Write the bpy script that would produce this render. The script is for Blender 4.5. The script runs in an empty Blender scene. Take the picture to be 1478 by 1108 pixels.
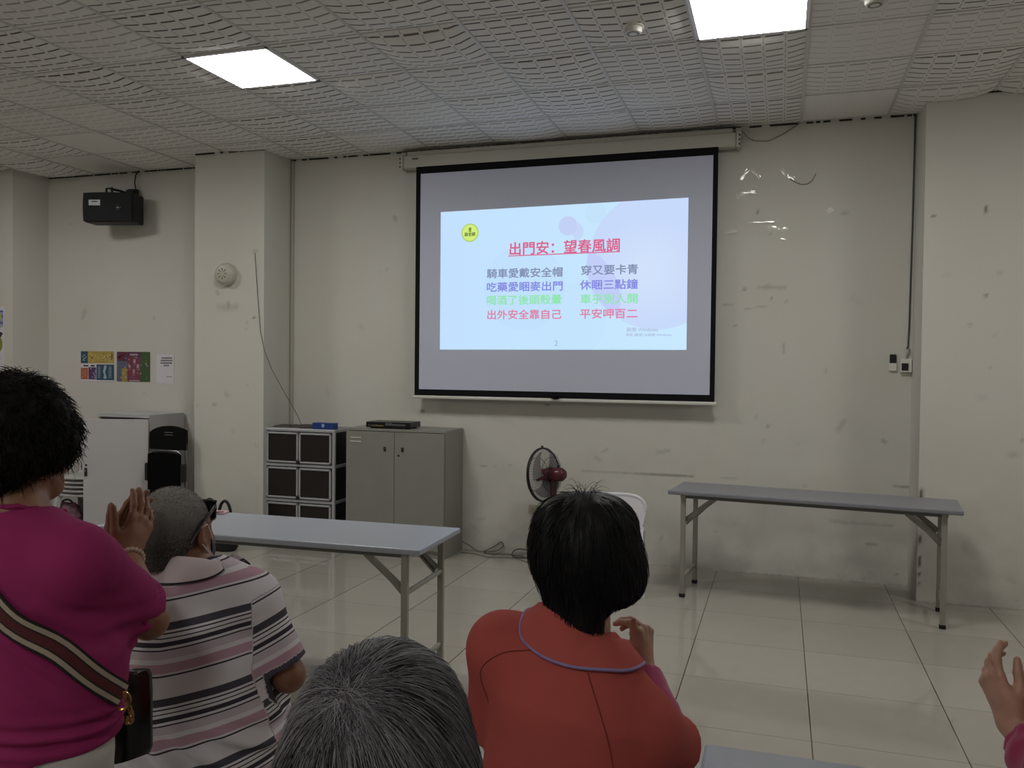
"""Community hall with a projected slide, seated audience seen from behind."""
import bpy, bmesh, math, random
import numpy as np
from mathutils import Vector, Matrix

# ------------------------------------------------------------------ camera
SCN = bpy.context.scene
COL = SCN.collection
cam_data = bpy.data.cameras.new('camera')
cam_data.sensor_width = 36.0
cam_data.lens = 1211.45 * 36.0 / 1478.0
cam_data.clip_start = 0.05
cam = bpy.data.objects.new('camera', cam_data)
COL.objects.link(cam)
_r, _u, _f = Vector((0.9523, 0.305, 0.0109)), Vector((-0.017, 0.0172, 0.9997)), Vector((-0.3047, 0.9522, -0.0216))
cam.matrix_world = Matrix(((_r.x, _u.x, -_f.x, 0.0), (_r.y, _u.y, -_f.y, -6.693), (_r.z, _u.z, -_f.z, 1.578), (0, 0, 0, 1)))
SCN.camera = cam

# ------------------------------------------------------------------ world, exposure
world = bpy.data.worlds.new('dim_room_air')
SCN.world = world
world.use_nodes = True
world.node_tree.nodes['Background'].inputs[0].default_value = (0.55, 0.57, 0.6, 1)
world.node_tree.nodes['Background'].inputs[1].default_value = 0.02
SCN.view_settings.view_transform = 'Standard'
SCN.view_settings.look = 'None'
SCN.view_settings.exposure = 0.0
SCN.view_settings.gamma = 1.0
SCN.view_settings.use_curve_mapping = False
LIGHT_POWER = 28.0          # emission of the ceiling panels
SLIDE_POWER = 1.0          # emission of the projected slide
CEILING_LIGHTS = [(-3.186, -2.137, 1.0), (-0.186, -2.137, 1.0), (2.814, -2.137, 1.0), (-6.186, -2.137, 1.0), (-6.186, -8.137, 1.0), (-3.186, -8.137, 1.0), (-0.186, -8.137, 1.0)]  # rear row is unseen, added to light the audience's backs and front wall

H = 3.4275                 # ceiling height
random.seed(4)
RNG = np.random.default_rng(11)

# ------------------------------------------------------------------ helpers
def lin(c):
    if isinstance(c, str):
        c = tuple(int(c[i:i + 2], 16) / 255 for i in (0, 2, 4))
    return tuple(((v / 12.92) if v <= 0.04045 else ((v + 0.055) / 1.055) ** 2.4) for v in c[:3]) + (1.0,)

def mat(name, color, rough=0.5, metal=0.0, vary=0.0, scale=20.0, bump=0.0, spec=0.5, emit=None, power=1.0, sheen=0.0):
    m = bpy.data.materials.new(name)
    m.use_nodes = True
    nt = m.node_tree
    b = nt.nodes['Principled BSDF']
    c = lin(color)
    b.inputs['Base Color'].default_value = c
    b.inputs['Roughness'].default_value = rough
    b.inputs['Metallic'].default_value = metal
    b.inputs['Specular IOR Level'].default_value = spec
    if sheen:
        b.inputs['Sheen Weight'].default_value = sheen
    if vary or bump:
        tc = nt.nodes.new('ShaderNodeTexCoord')
        nz = nt.nodes.new('ShaderNodeTexNoise')
        nz.inputs['Scale'].default_value = scale
        nz.inputs['Detail'].default_value = 4.0
        nt.links.new(tc.outputs['Object'], nz.inputs['Vector'])
        if vary:
            r = nt.nodes.new('ShaderNodeValToRGB')
            r.color_ramp.elements[0].position = 0.3
            r.color_ramp.elements[1].position = 0.7
            r.color_ramp.elements[0].color = tuple(max(0, v * (1 - vary)) for v in c[:3]) + (1,)
            r.color_ramp.elements[1].color = tuple(min(1, v * (1 + vary)) for v in c[:3]) + (1,)
            nt.links.new(nz.outputs['Fac'], r.inputs[0])
            nt.links.new(r.outputs[0], b.inputs['Base Color'])
        if bump:
            bp = nt.nodes.new('ShaderNodeBump')
            bp.inputs['Strength'].default_value = bump
            bp.inputs['Distance'].default_value = 0.002
            nt.links.new(nz.outputs['Fac'], bp.inputs['Height'])
            nt.links.new(bp.outputs[0], b.inputs['Normal'])
    if emit is not None:
        b.inputs['Emission Color'].default_value = lin(emit)
        b.inputs['Emission Strength'].default_value = power
    return m

class NG:
    """tiny node-graph writer"""
    def __init__(self, m):
        self.t = m.node_tree
    def n(self, kind, **kw):
        x = self.t.nodes.new(kind)
        for k, v in kw.items():
            setattr(x, k, v)
        return x
    def put(self, sock, v):
        if hasattr(v, 'is_output'):
            self.t.links.new(v, sock)
        else:
            sock.default_value = v
    def math(self, op, a, b=0.0, c=0.0):
        x = self.n('ShaderNodeMath', operation=op)
        self.put(x.inputs[0], a); self.put(x.inputs[1], b); self.put(x.inputs[2], c)
        return x.outputs[0]
    def mix(self, f, a, b):
        x = self.n('ShaderNodeMix', data_type='RGBA')
        self.put(x.inputs[0], f); self.put(x.inputs[6], a); self.put(x.inputs[7], b)
        return x.outputs[2]

def tag(o, label=None, cat=None, group=None, kind=None):
    if label: o['label'] = label
    if cat: o['category'] = cat
    if group: o['group'] = group
    if kind: o['kind'] = kind
    return o

def empty(name, loc=(0, 0, 0), rz=0.0):
    o = bpy.data.objects.new(name, None)
    o.empty_display_size = 0.1
    o.location = loc
    o.rotation_euler = (0, 0, rz)
    COL.objects.link(o)
    return o

def thing(name, label, cat, loc=(0, 0, 0), rz=0.0, group=None):
    return tag(empty(name, loc, rz), label, cat, group)

class MB:
    """collects shapes into one mesh"""
    def __init__(self):
        self.v, self.f, self.mi, self.sm = [], [], [], []
    def add(self, vs, fs, mi=0, smooth=False):
        o = len(self.v)
        self.v += [tuple(p) for p in vs]
        for q in fs:
            self.f.append(tuple(o + i for i in q)); self.mi.append(mi); self.sm.append(smooth)
        return self
    def box(self, c, s, rz=0.0, bev=0.0, mi=0, M=None):
        bm = bmesh.new()
        bmesh.ops.create_cube(bm, size=1.0)
        for p in bm.verts:
            p.co = Vector((p.co.x * s[0], p.co.y * s[1], p.co.z * s[2]))
        if bev:
            bmesh.ops.bevel(bm, geom=list(bm.edges), offset=min(bev, min(s) * 0.45), segments=2, profile=0.5, affect='EDGES')
        T = Matrix.Translation(c) @ (M if M is not None else Matrix.Rotation(rz, 4, 'Z'))
        bm.verts.ensure_lookup_table()
        self.add([T @ p.co for p in bm.verts], [[q.index for q in g.verts] for g in bm.faces], mi)
        bm.free()
        return self
    def span(self, lo, hi, bev=0.0, mi=0):
        return self.box([(a + b) / 2 for a, b in zip(lo, hi)], [b - a for a, b in zip(lo, hi)], 0, bev, mi)
    def bar(self, a, b, w, h, bev=0.0, mi=0, up=(0, 0, 1)):
        a, b = Vector(a), Vector(b)
        z = (b - a).normalized()
        x = Vector(up).cross(z)
        if x.length < 1e-4: x = Vector((1, 0, 0))
        x.normalize(); y = z.cross(x)
        M = Matrix((x, y, z)).transposed().to_4x4()
        return self.box((a + b) / 2, (w, h, (b - a).length), bev=bev, mi=mi, M=M)
    def tube(self, pts, r, n=8, mi=0, cap=True, closed=False):
        P = [Vector(p) for p in pts]
        R = r if isinstance(r, (list, tuple)) else [r] * len(P)
        N = len(P); vs = []; fs = []
        ref = None
        for i, p in enumerate(P):
            t = (P[(i + 1) % N] - P[i - 1]) if closed else (P[min(i + 1, N - 1)] - P[max(i - 1, 0)])
            t.normalize()
            if ref is None:
                ref = t.orthogonal().normalized()
            ref = (ref - t * ref.dot(t)).normalized()
            s = t.cross(ref)
            vs += [p + (ref * math.cos(2 * math.pi * k / n) + s * math.sin(2 * math.pi * k / n)) * R[i] for k in range(n)]
        for i in range(N if closed else N - 1):
            j = (i + 1) % N
            for k in range(n):
                fs.append((i * n + k, i * n + (k + 1) % n, j * n + (k + 1) % n, j * n + k))
        if cap and not closed:
            fs.append(tuple(range(n - 1, -1, -1))); fs.append(tuple((N - 1) * n + k for k in range(n)))
        return self.add(vs, fs, mi, True)
    def lathe(self, prof, n=32, M=None, mi=0):
        """prof: list of (radius, height) about Z"""
        M = M or Matrix()
        vs = []; fs = []
        for (r, z) in prof:
            vs += [M @ Vector((r * math.cos(2 * math.pi * k / n), r * math.sin(2 * math.pi * k / n), z)) for k in range(n)]
        for i in range(len(prof) - 1):
            for k in range(n):
                fs.append((i * n + k, i * n + (k + 1) % n, (i + 1) * n + (k + 1) % n, (i + 1) * n + k))
        if prof[0][0] > 1e-5: fs.append(tuple(range(n - 1, -1, -1)))
        if prof[-1][0] > 1e-5: fs.append(tuple((len(prof) - 1) * n + k for k in range(n)))
        return self.add(vs, fs, mi, True)
    def sheet(self, rows, thick=0.0, mi=0, closed_u=False):
        """rows: grid of points [i][j]; thick extrudes along vertex normals"""
        G = np.array([[tuple(p) for p in r] for r in rows], float)
        n, m = G.shape[:2]
        du = np.gradient(G, axis=0); dv = np.gradient(G, axis=1)
        nn = np.cross(du, dv); nn /= (np.linalg.norm(nn, axis=2, keepdims=True) + 1e-9)
        A = G + nn * thick / 2; B = G - nn * thick / 2
        vs = list(map(tuple, A.reshape(-1, 3))) + list(map(tuple, B.reshape(-1, 3)))
        o = n * m; fs = []
        for i in range(n - 1):
            for j in range(m - 1):
                q = (i * m + j, (i + 1) * m + j, (i + 1) * m + j + 1, i * m + j + 1)
                fs.append(q); fs.append(tuple(o + k for k in reversed(q)))
        ring = [(0, j) for j in range(m)] + [(i, m - 1) for i in range(1, n)] + [(n - 1, j) for j in range(m - 2, -1, -1)] + [(i, 0) for i in range(n - 2, 0, -1)]
        ids = [i * m + j for i, j in ring]
        for a, b in zip(ids, ids[1:] + ids[:1]):
            fs.append((a, b, o + b, o + a))
        return self.add(vs, fs, mi, True)
    def build(self, name, mats, parent=None, angle=40):
        me = bpy.data.meshes.new(name)
        me.from_pydata(self.v, [], self.f)
        mats = mats if isinstance(mats, (list, tuple)) else [mats]
        for m in mats: me.materials.append(m)
        me.polygons.foreach_set('material_index', self.mi)
        bm = bmesh.new(); bm.from_mesh(me)
        bmesh.ops.recalc_face_normals(bm, faces=bm.faces)
        bm.to_mesh(me); bm.free()
        if any(self.sm):
            me.polygons.foreach_set('use_smooth', [True] * len(me.polygons))
            me.set_sharp_from_angle(angle=math.radians(angle))
        me.update()
        o = bpy.data.objects.new(name, me)
        COL.objects.link(o)
        if parent: o.parent = parent
        return o

def struct(o):
    o['kind'] = 'structure'
    return o

def copy_tree(o, parent=None):
    c = o.copy(); COL.objects.link(c)
    if parent is not None:
        c.parent = parent
    for ch in list(o.children):
        copy_tree(ch, c)
    return c

def text_mesh(name, s, width, height, material, parent, M, shear=0.0, bold=0.0):
    """a line of writing, fitted into width x height, centred on M's origin, as a mesh"""
    cu = bpy.data.curves.new(name, 'FONT')
    cu.body = s
    cu.align_x = 'LEFT'
    cu.resolution_u = 3
    tmp = bpy.data.objects.new(name, cu)
    COL.objects.link(tmp)
    dg = bpy.context.evaluated_depsgraph_get()
    me = bpy.data.meshes.new_from_object(tmp.evaluated_get(dg))
    bpy.data.objects.remove(tmp)
    bpy.data.curves.remove(cu)
    co = np.zeros(len(me.vertices) * 3); me.vertices.foreach_get('co', co)
    co = co.reshape(-1, 3)
    if len(co):
        lo, hi = co.min(0), co.max(0)
        sz = np.maximum(hi - lo, 1e-6)
        co[:, 0] = ((co[:, 0] - lo[0]) / sz[0] - 0.5) * width
        co[:, 1] = ((co[:, 1] - lo[1]) / sz[1] - 0.5) * height + co[:, 0] * shear
        me.vertices.foreach_set('co', co.reshape(-1))
    me.materials.clear(); me.materials.append(material)
    me.update()
    if bold:                                   # heavier strokes: the same outlines laid over each other, slightly apart
        bm = bmesh.new()
        for k, (dx, dy) in enumerate(((0, 0), (bold, 0), (-bold, 0), (0, bold), (0, -bold))):
            n0 = len(bm.verts); bm.from_mesh(me); bm.verts.ensure_lookup_table()
            for p in bm.verts[n0:]: p.co += Vector((dx, dy, 0.00012 * k))
        bm.to_mesh(me); bm.free(); me.update()
    o = bpy.data.objects.new(name, me)
    COL.objects.link(o)
    o.parent = parent
    o.matrix_local = M
    return o

# ------------------------------------------------------------------ noise on arrays
def vnoise(P, seed=0):
    """value noise in [-1,1] of an (n,3) array"""
    P = np.asarray(P, np.float32)
    I = np.floor(P).astype(np.int64); F = (P - I).astype(np.float32)
    F = F * F * (3 - 2 * F)
    def h(a):
        q = (a[:, 0] * 374761393 + a[:, 1] * 668265263 + a[:, 2] * 1274126177 + seed * 974711) & 0x7fffffff
        q = ((q ^ (q >> 13)) * 1274126177) & 0x7fffffff
        return ((q ^ (q >> 16)) & 0xffff).astype(np.float32) / 32767.5 - 1
    out = 0
    for dx in (0, 1):
        wx = F[:, 0] if dx else 1 - F[:, 0]
        for dy in (0, 1):
            wy = F[:, 1] if dy else 1 - F[:, 1]
            for dz in (0, 1):
                wz = F[:, 2] if dz else 1 - F[:, 2]
                out = out + wx * wy * wz * h(I + np.array([dx, dy, dz]))
    return out

# ------------------------------------------------------------------ wall paint, with worn marks
# each mark: x0, z0, x1, z1, width, strength (negative = pale tape residue)
MARKS_MAIN = [(-2.437, 0.732, -2.362, 0.73, 0.012, 0.5), (-2.287, 0.734, -2.091, 0.737, 0.012, 0.55), (-1.533, 0.729, -1.191, 0.729, 0.012, 0.35), (-1.247, 0.721, -0.643, 0.729, 0.012, 0.75), (-1.024, 0.726, -0.87, 0.723, 0.014, 0.6), (0.793, 0.735, 0.95, 0.723, 0.016, 0.7), (0.375, 0.442, 0.798, 0.44, 0.02, 0.35), (0.622, 0.289, 0.698, 0.289, 0.025, 0.5), (-0.432, 0.723, -0.148, 0.738, 0.01, 0.3), (-0.172, 2.201, 0.019, 2.192, 0.03, 0.35), (0.017, 1.768, 0.018, 1.7, 0.02, 0.35), (0.316, 1.582, 0.326, 1.557, 0.025, 0.3), (0.411, 1.129, 0.453, 1.192, 0.04, 0.3), (-0.093, 1.138, -0.078, 1.139, 0.018, 0.9), (0.721, 1.063, 0.735, 1.048, 0.025, 0.5), (-0.279, 2.187, -0.269, 2.182, 0.025, 0.5), (-0.427, 2.067, -0.359, 2.061, 0.015, 0.35), (-0.271, 2.033, -0.104, 2.058, 0.012, 0.3), (-0.08, 2.121, -0.084, 2.094, 0.012, 0.6), (0.021, 2.077, 0.041, 2.098, 0.015, 0.35), (-0.187, 2.776, -0.191, 2.766, 0.02, 0.6), (0.42, 2.733, 0.444, 2.737, 0.03, 0.3), (-0.347, 1.911, -0.331, 1.911, 0.014, 0.4), (-0.093, 2.599, -0.088, 2.599, 0.015, 0.6), (0.398, 2.093, 0.504, 2.092, 0.012, 0.25), (-0.122, 1.031, -0.117, 1.016, 0.03, 0.25), (-0.171, 1.237, -0.17, 1.189, 0.01, 0.25), (-3.238, 2.867, -3.225, 2.836, 0.03, 0.5), (-3.315, 2.416, -3.301, 2.41, 0.02, 0.35), (-3.368, 2.393, -3.355, 2.399, 0.016, 0.3), (-2.959, 1.178, -2.946, 1.173, 0.02, 0.9), (-1.851, 1.265, -1.815, 1.26, 0.01, 0.8), (-2.432, 0.266, -2.369, 0.282, 0.02, 0.25), (-2.224, 0.051, -2.206, 0.058, 0.022, 0.5), (-2.011, 0.148, -1.987, 0.144, 0.02, 0.3), (-0.879, 0.236, -0.89, 0.203, 0.02, 0.3), (0.124, 1.014, 0.139, 1.01, 0.02, 0.2), (-2.507, 0.219, -2.45, 0.188, 0.03, 0.3), (-0.916, 0.908, -0.835, 0.917, 0.03, 0.3), (-1.374, 0.883, -1.329, 0.913, 0.02, 0.3), (-1.419, 0.842, -1.385, 0.815, 0.03, 0.3), (-0.521, 0.404, -0.511, 0.383, 0.02, 0.2), (-0.332, 0.368, -0.26, 0.367, 0.012, 0.3), (-3.485, 0.936, -3.417, 0.877, 0.04, 0.15), (-2.379, 1.153, -2.132, 1.102, 0.05, 0.1), (0.815, 0.074, 0.842, 0.081, 0.015, 0.7), (0.603, 0.04, 0.608, 0.035, 0.02, 0.5), (-0.478, 0.314, -0.451, 0.305, 0.02, 0.3), (0.179, 0.702, 0.189, 0.697, 0.02, 0.5), (-3.905, 1.359, -3.877, 1.297, 0.03, 0.15), (-3.562, 1.919, -3.527, 1.895, 0.03, 0.15), (0.494, 2.107, 0.542, 2.076, 0.05, 0.1), (-0.283, 3.087, -0.305, 3.147, 0.02, -0.1), (-2.758, 1.142, -1.197, 1.153, 0.05, 0.06)]
MARKS_LEFT_BAY = [(-6.632, 2.098, -6.658, 2.057, 0.03, 0.25), (-6.615, 2.07, -6.667, 2.001, 0.03, 0.25), (-6.824, 2.961, -6.815, 2.953, 0.012, 0.7), (-5.799, 2.016, -5.791, 2.009, 0.015, 0.6), (-5.783, 2.417, -5.775, 2.41, 0.012, 0.5), (-5.912, 1.282, -5.904, 1.275, 0.02, 0.35), (-5.445, 2.059, -5.437, 2.066, 0.03, 0.15)]
MARKS_LEFT_COL = [(-4.751, 2.203, -4.737, 2.184, 0.025, 0.45), (-4.714, 2.068, -4.557, 2.067, 0.07, 0.25), (-4.635, 2.11, -4.621, 2.049, 0.02, 0.5), (-4.372, 1.974, -4.365, 1.974, 0.022, 0.95), (-4.443, 1.933, -4.436, 1.927, 0.03, 0.35), (-4.784, 1.211, -4.762, 1.205, 0.035, 0.4), (-4.654, 1.306, -4.639, 1.294, 0.04, 0.25), (-4.44, 1.383, -4.433, 1.377, 0.03, 0.25), (-4.588, 0.99, -4.573, 0.966, 0.04, 0.15), (-4.375, 2.545, -4.347, 2.55, 0.03, 0.25), (-4.336, 0.302, -4.323, 0.515, 0.04, 0.15), (-4.449, 1.884, -4.442, 1.878, 0.02, 0.3), (-4.959, 1.194, -4.945, 1.188, 0.02, 0.3), (-4.353, 0.877, -4.339, 0.847, 0.02, 0.2)]
MARKS_RIGHT_COL = [(1.276, 2.663, 1.28, 2.63, 0.018, 1), (0.952, 2.617, 0.969, 2.621, 0.018, 0.7), (1.288, 2.085, 1.288, 2.076, 0.02, 0.7), (1.271, 2.076, 1.284, 2.081, 0.015, 0.4), (1.197, 1.888, 1.205, 1.884, 0.03, 0.35), (1.362, 2.226, 1.378, 2.225, 0.03, 0.3), (1.032, 2.219, 1.066, 2.219, 0.03, 0.12), (1.342, 1.814, 1.35, 1.819, 0.02, 0.15), (1.318, 1.603, 1.326, 1.598, 0.02, 0.3), (1.26, 1.404, 1.289, 1.404, 0.05, 0.12), (1.452, 1.023, 1.484, 1.029, 0.04, 0.25), (1.522, 1.127, 1.53, 1.127, 0.03, 0.4), (0.925, 0.76, 0.922, 0.694, 0.03, 1.2), (0.922, 0.447, 0.923, 0.41, 0.015, 1.1), (0.921, 0.305, 0.922, 0.253, 0.022, 1.2), (0.923, 0.196, 0.923, 0.182, 0.02, 1.1), (0.92, 0.129, 0.92, 0.12, 0.012, 1), (1.163, 0.484, 1.249, 0.35, 0.12, 0.16), (1.185, 0.415, 1.199, 0.369, 0.05, 0.22), (1.267, 0.491, 1.224, 0.535, 0.2, 0.1), (1.337, 0.264, 1.379, 0.245, 0.08, 0.14), (1.508, 0.067, 1.516, 0.059, 0.02, 0.5), (1.457, 0.205, 1.498, 0.186, 0.05, 0.2), (1.149, 0.155, 1.158, 0.132, 0.06, 0.15), (0.972, 0.517, 0.995, 0.472, 0.05, 0.15)]

def wall_material(name, base, grime='3c362d'):
    m = mat(name, base, rough=0.75, spec=0.25)
    g = NG(m); t = m.node_tree; b = t.nodes['Principled BSDF']
    tc = g.n('ShaderNodeTexCoord')
    nz = g.n('ShaderNodeTexNoise'); nz.inputs['Scale'].default_value = 1.7; nz.inputs['Detail'].default_value = 5
    t.links.new(tc.outputs['Object'], nz.inputs['Vector'])
    n2 = g.n('ShaderNodeTexNoise'); n2.inputs['Scale'].default_value = 90; n2.inputs['Detail'].default_value = 3
    t.links.new(tc.outputs['Object'], n2.inputs['Vector'])
    c = lin(base)
    warm = tuple(v * k for v, k in zip(c[:3], (0.97, 0.96, 0.925))) + (1,)
    f = g.math('MULTIPLY', g.math('SUBTRACT', nz.outputs['Fac'], 0.35), 2.2)
    f = g.math('MINIMUM', g.math('MAXIMUM', f, 0.0), 1.0)
    col = g.mix(f, c, warm)
    at = g.n('ShaderNodeAttribute', attribute_name='dirt')
    d = g.math('MULTIPLY', at.outputs['Fac'], g.math('ADD', 0.75, g.math('MULTIPLY', n2.outputs['Fac'], 0.5)))
    d = g.math('MINIMUM', g.math('MAXIMUM', d, 0.0), 1.0)
    col = g.mix(d, col, lin(grime))
    t.links.new(col, b.inputs['Base Color'])
    bp = g.n('ShaderNodeBump'); bp.inputs['Strength'].default_value = 0.15; bp.inputs['Distance'].default_value = 0.002
    t.links.new(n2.outputs['Fac'], bp.inputs['Height']); t.links.new(bp.outputs[0], b.inputs['Normal'])
    return m

WALL = wall_material('old_white_paint', 'cccac3')
WALL_PLAIN = wall_material('white_paint', 'cdcac4')
WALL_PILLAR = wall_material('pillar_paint', 'ccc9c2')

def wall_face(name, x0, x1, y, marks=(), step=0.016, floor_grime=0.0, material=None, z1=H, thick=0.12, sides=True, seed=1):
    """a painted face at depth y looking to -Y, a slab with its worn marks kept as a per-vertex dirt value"""
    nx = max(2, int((x1 - x0) / step) + 1); nz = max(2, int(z1 / step) + 1)
    X, Z = np.meshgrid(np.linspace(x0, x1, nx), np.linspace(0, z1 + 0.03, nz))
    P = np.stack([X.ravel(), np.full(X.size, y), Z.ravel()], 1)
    d = np.zeros(len(P), np.float32)
    wob = vnoise(P * 28.0, seed) * 0.5 + vnoise(P * 70.0, seed + 3) * 0.5
    for (a, b, c, e, w, s) in marks:
        ab = np.array([c - a, e - b]); L = max(ab @ ab, 1e-9)
        t = np.clip(((P[:, 0] - a) * ab[0] + (P[:, 2] - b) * ab[1]) / L, 0, 1)
        dist = np.hypot(P[:, 0] - a - t * ab[0], P[:, 2] - b - t * ab[1])
        k = np.clip(1.15 - dist / (w * 0.62) + wob * 0.5, 0, 1) * 0.8
        d = np.maximum(d, s * k) if s > 0 else np.where(k * -s > np.abs(d), s * k, d)
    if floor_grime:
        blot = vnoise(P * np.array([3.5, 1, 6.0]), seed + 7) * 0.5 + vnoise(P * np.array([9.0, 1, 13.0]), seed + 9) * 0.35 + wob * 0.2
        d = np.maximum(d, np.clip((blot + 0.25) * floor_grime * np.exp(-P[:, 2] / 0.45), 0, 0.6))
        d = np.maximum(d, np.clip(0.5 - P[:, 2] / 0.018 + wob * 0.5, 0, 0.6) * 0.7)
    i = np.arange(nx * nz).reshape(nz, nx)
    F = np.stack([i[:-1, :-1], i[:-1, 1:], i[1:, 1:], i[1:, :-1]], -1).reshape(-1, 4)
    V = P.tolist(); FF = F.tolist()
    o = len(V)
    V += [(x0, y + thick, 0), (x1, y + thick, 0), (x1, y + thick, z1 + 0.03), (x0, y + thick, z1 + 0.03)]
    c0, c1, c2, c3 = int(i[0, 0]), int(i[0, -1]), int(i[-1, -1]), int(i[-1, 0])
    FF += [(c0, o, o + 1, c1), (c1, o + 1, o + 2, c2), (c2, o + 2, o + 3, c3), (c3, o + 3, o, c0), (o, o + 3, o + 2, o + 1)]
    me = bpy.data.meshes.new(name)
    me.from_pydata(V, [], FF)
    at = me.attributes.new('dirt', 'FLOAT', 'POINT')
    at.data.foreach_set('value', np.concatenate([d, np.zeros(4, np.float32)]))
    me.materials.append(material or WALL)
    me.update()
    ob = bpy.data.objects.new(name, me); COL.objects.link(ob)
    return struct(ob)

XL, XR, YB = -9.6, 4.2, -9.2
wall_face('wall_front', -4.27, 0.915, 0.0, MARKS_MAIN, floor_grime=0.36, seed=2)
wall_face('wall_front_alcove', -7.09, -4.985, 0.0, MARKS_LEFT_BAY, step=0.02, material=WALL_PLAIN, seed=5)
wall_face('column_left', -4.985, -4.27, -0.42, MARKS_LEFT_COL, thick=0.54, step=0.016, floor_grime=0.25, seed=8)
wall_face('column_right', 0.906, XR, -0.42, MARKS_RIGHT_COL, thick=0.54, floor_grime=0.42, material=WALL_PILLAR, seed=12)
wall_face('column_far_left', XL, -7.09, -0.42, (), thick=0.54, step=0.1, material=WALL_PLAIN, seed=15)
struct(MB().span((XL - 0.12, YB - 0.12, 0), (XL, 0.12, H)).build('wall_left', WALL_PLAIN))
struct(MB().span((XR, YB - 0.12, 0), (XR + 0.12, 0.12, H)).build('wall_right', WALL_PLAIN))
struct(MB().span((XL, YB - 0.12, 0), (XR, YB, H)).build('wall_rear', WALL_PLAIN))

# ------------------------------------------------------------------ floor: polished tiles
def floor_material():
    m = mat('polished_floor_tile', 'a49d8f', rough=0.1, spec=0.5)
    g = NG(m); t = m.node_tree; b = t.nodes['Principled BSDF']
    tc = g.n('ShaderNodeTexCoord'); sp = g.n('ShaderNodeSeparateXYZ')
    t.links.new(tc.outputs['Object'], sp.inputs[0])
    u = g.math('DIVIDE', g.math('ADD', sp.outputs[0], 0.4492 + 60.0), 0.6)
    v = g.math('DIVIDE', g.math('ADD', sp.outputs[1], 0.5425 + 60.0), 0.6)
    du = g.math('ABSOLUTE', g.math('SUBTRACT', g.math('FRACT', g.math('ADD', u, 0.5)), 0.5))
    dv = g.math('ABSOLUTE', g.math('SUBTRACT', g.math('FRACT', g.math('ADD', v, 0.5)), 0.5))
    lu = g.math('LESS_THAN', du, 0.0045); lv = g.math('MULTIPLY', g.math('LESS_THAN', dv, 0.0045), 0.45)
    line = g.math('MAXIMUM', lu, lv)
    wn = g.n('ShaderNodeTexWhiteNoise', noise_dimensions='2D')
    cb = g.n('ShaderNodeCombineXYZ')
    t.links.new(g.math('FLOOR', u), cb.inputs[0]); t.links.new(g.math('FLOOR', v), cb.inputs[1])
    t.links.new(cb.outputs[0], wn.inputs['Vector'])
    nz = g.n('ShaderNodeTexNoise'); nz.inputs['Scale'].default_value = 9; nz.inputs['Detail'].default_value = 6
    t.links.new(tc.outputs['Object'], nz.inputs['Vector'])
    fac = g.math('ADD', g.math('MULTIPLY', wn.outputs['Value'], 0.5), g.math('MULTIPLY', nz.outputs['Fac'], 0.5))
    col = g.mix(fac, lin('9c978d'), lin('a9a49a'))
    col = g.mix(line, col, lin('4a443b'))
    t.links.new(col, b.inputs['Base Color'])
    n3 = g.n('ShaderNodeTexNoise'); n3.inputs['Scale'].default_value = 2.5; n3.inputs['Detail'].default_value = 5
    t.links.new(tc.outputs['Object'], n3.inputs['Vector'])
    t.links.new(g.math('ADD', 0.03, g.math('MULTIPLY', n3.outputs['Fac'], 0.09)), b.inputs['Roughness'])
    return m
struct(MB().span((XL, YB, -0.1), (XR, 0.12, 0.0)).build('floor', floor_material()))

# ------------------------------------------------------------------ ceiling: sagging mineral tiles on a thin grid
GX, GY, T = -2.2861, -0.6368, 0.6
def ceiling_material():
    m = mat('fissured_ceiling_tile', 'dcd9d4', rough=0.9, spec=0.1)
    g = NG(m); t = m.node_tree; b = t.nodes['Principled BSDF']
    uv = g.n('ShaderNodeUVMap', uv_map='tile'); sp = g.n('ShaderNodeSeparateXYZ')
    t.links.new(uv.outputs[0], sp.inputs[0])
    u, v = sp.outputs[0], sp.outputs[1]
    at = g.n('ShaderNodeAttribute', attribute_name='relief')
    fv = g.math('FRACT', g.math('MULTIPLY', v, 7.0)); fu = g.math('FRACT', g.math('MULTIPLY', u, 5.0))
    dash = g.math('MULTIPLY', g.math('LESS_THAN', g.math('ABSOLUTE', g.math('SUBTRACT', fv, 0.5)), 0.085),
                  g.math('LESS_THAN', g.math('ABSOLUTE', g.math('SUBTRACT', fu, 0.5)), 0.40))
    lng = g.math('MULTIPLY', g.math('GREATER_THAN', g.math('ABSOLUTE', g.math('SUBTRACT', fu, 0.5)), 0.47),
                 g.math('GREATER_THAN', g.math('ABSOLUTE', g.math('SUBTRACT', fv, 0.5)), 0.12))
    pat = g.math('MAXIMUM', dash, g.math('MULTIPLY', lng, 0.42))
    pat = g.math('MULTIPLY', pat, at.outputs['Fac'])
    tc = g.n('ShaderNodeTexCoord')
    nz = g.n('ShaderNodeTexNoise'); nz.inputs['Scale'].default_value = 55; nz.inputs['Detail'].default_value = 4
    t.links.new(tc.outputs['Object'], nz.inputs['Vector'])
    col = g.mix(nz.outputs['Fac'], lin('e9e7e3'), lin('dcd9d5'))
    col = g.mix(g.math('MULTIPLY', pat, 0.92), col, lin('4a4640'))
    t.links.new(col, b.inputs['Base Color'])
    bp = g.n('ShaderNodeBump', invert=True); bp.inputs['Strength'].default_value = 0.25; bp.inputs['Distance'].default_value = 0.003
    t.links.new(pat, bp.inputs['Height']); t.links.new(bp.outputs[0], b.inputs['Normal'])
    return m

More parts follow.
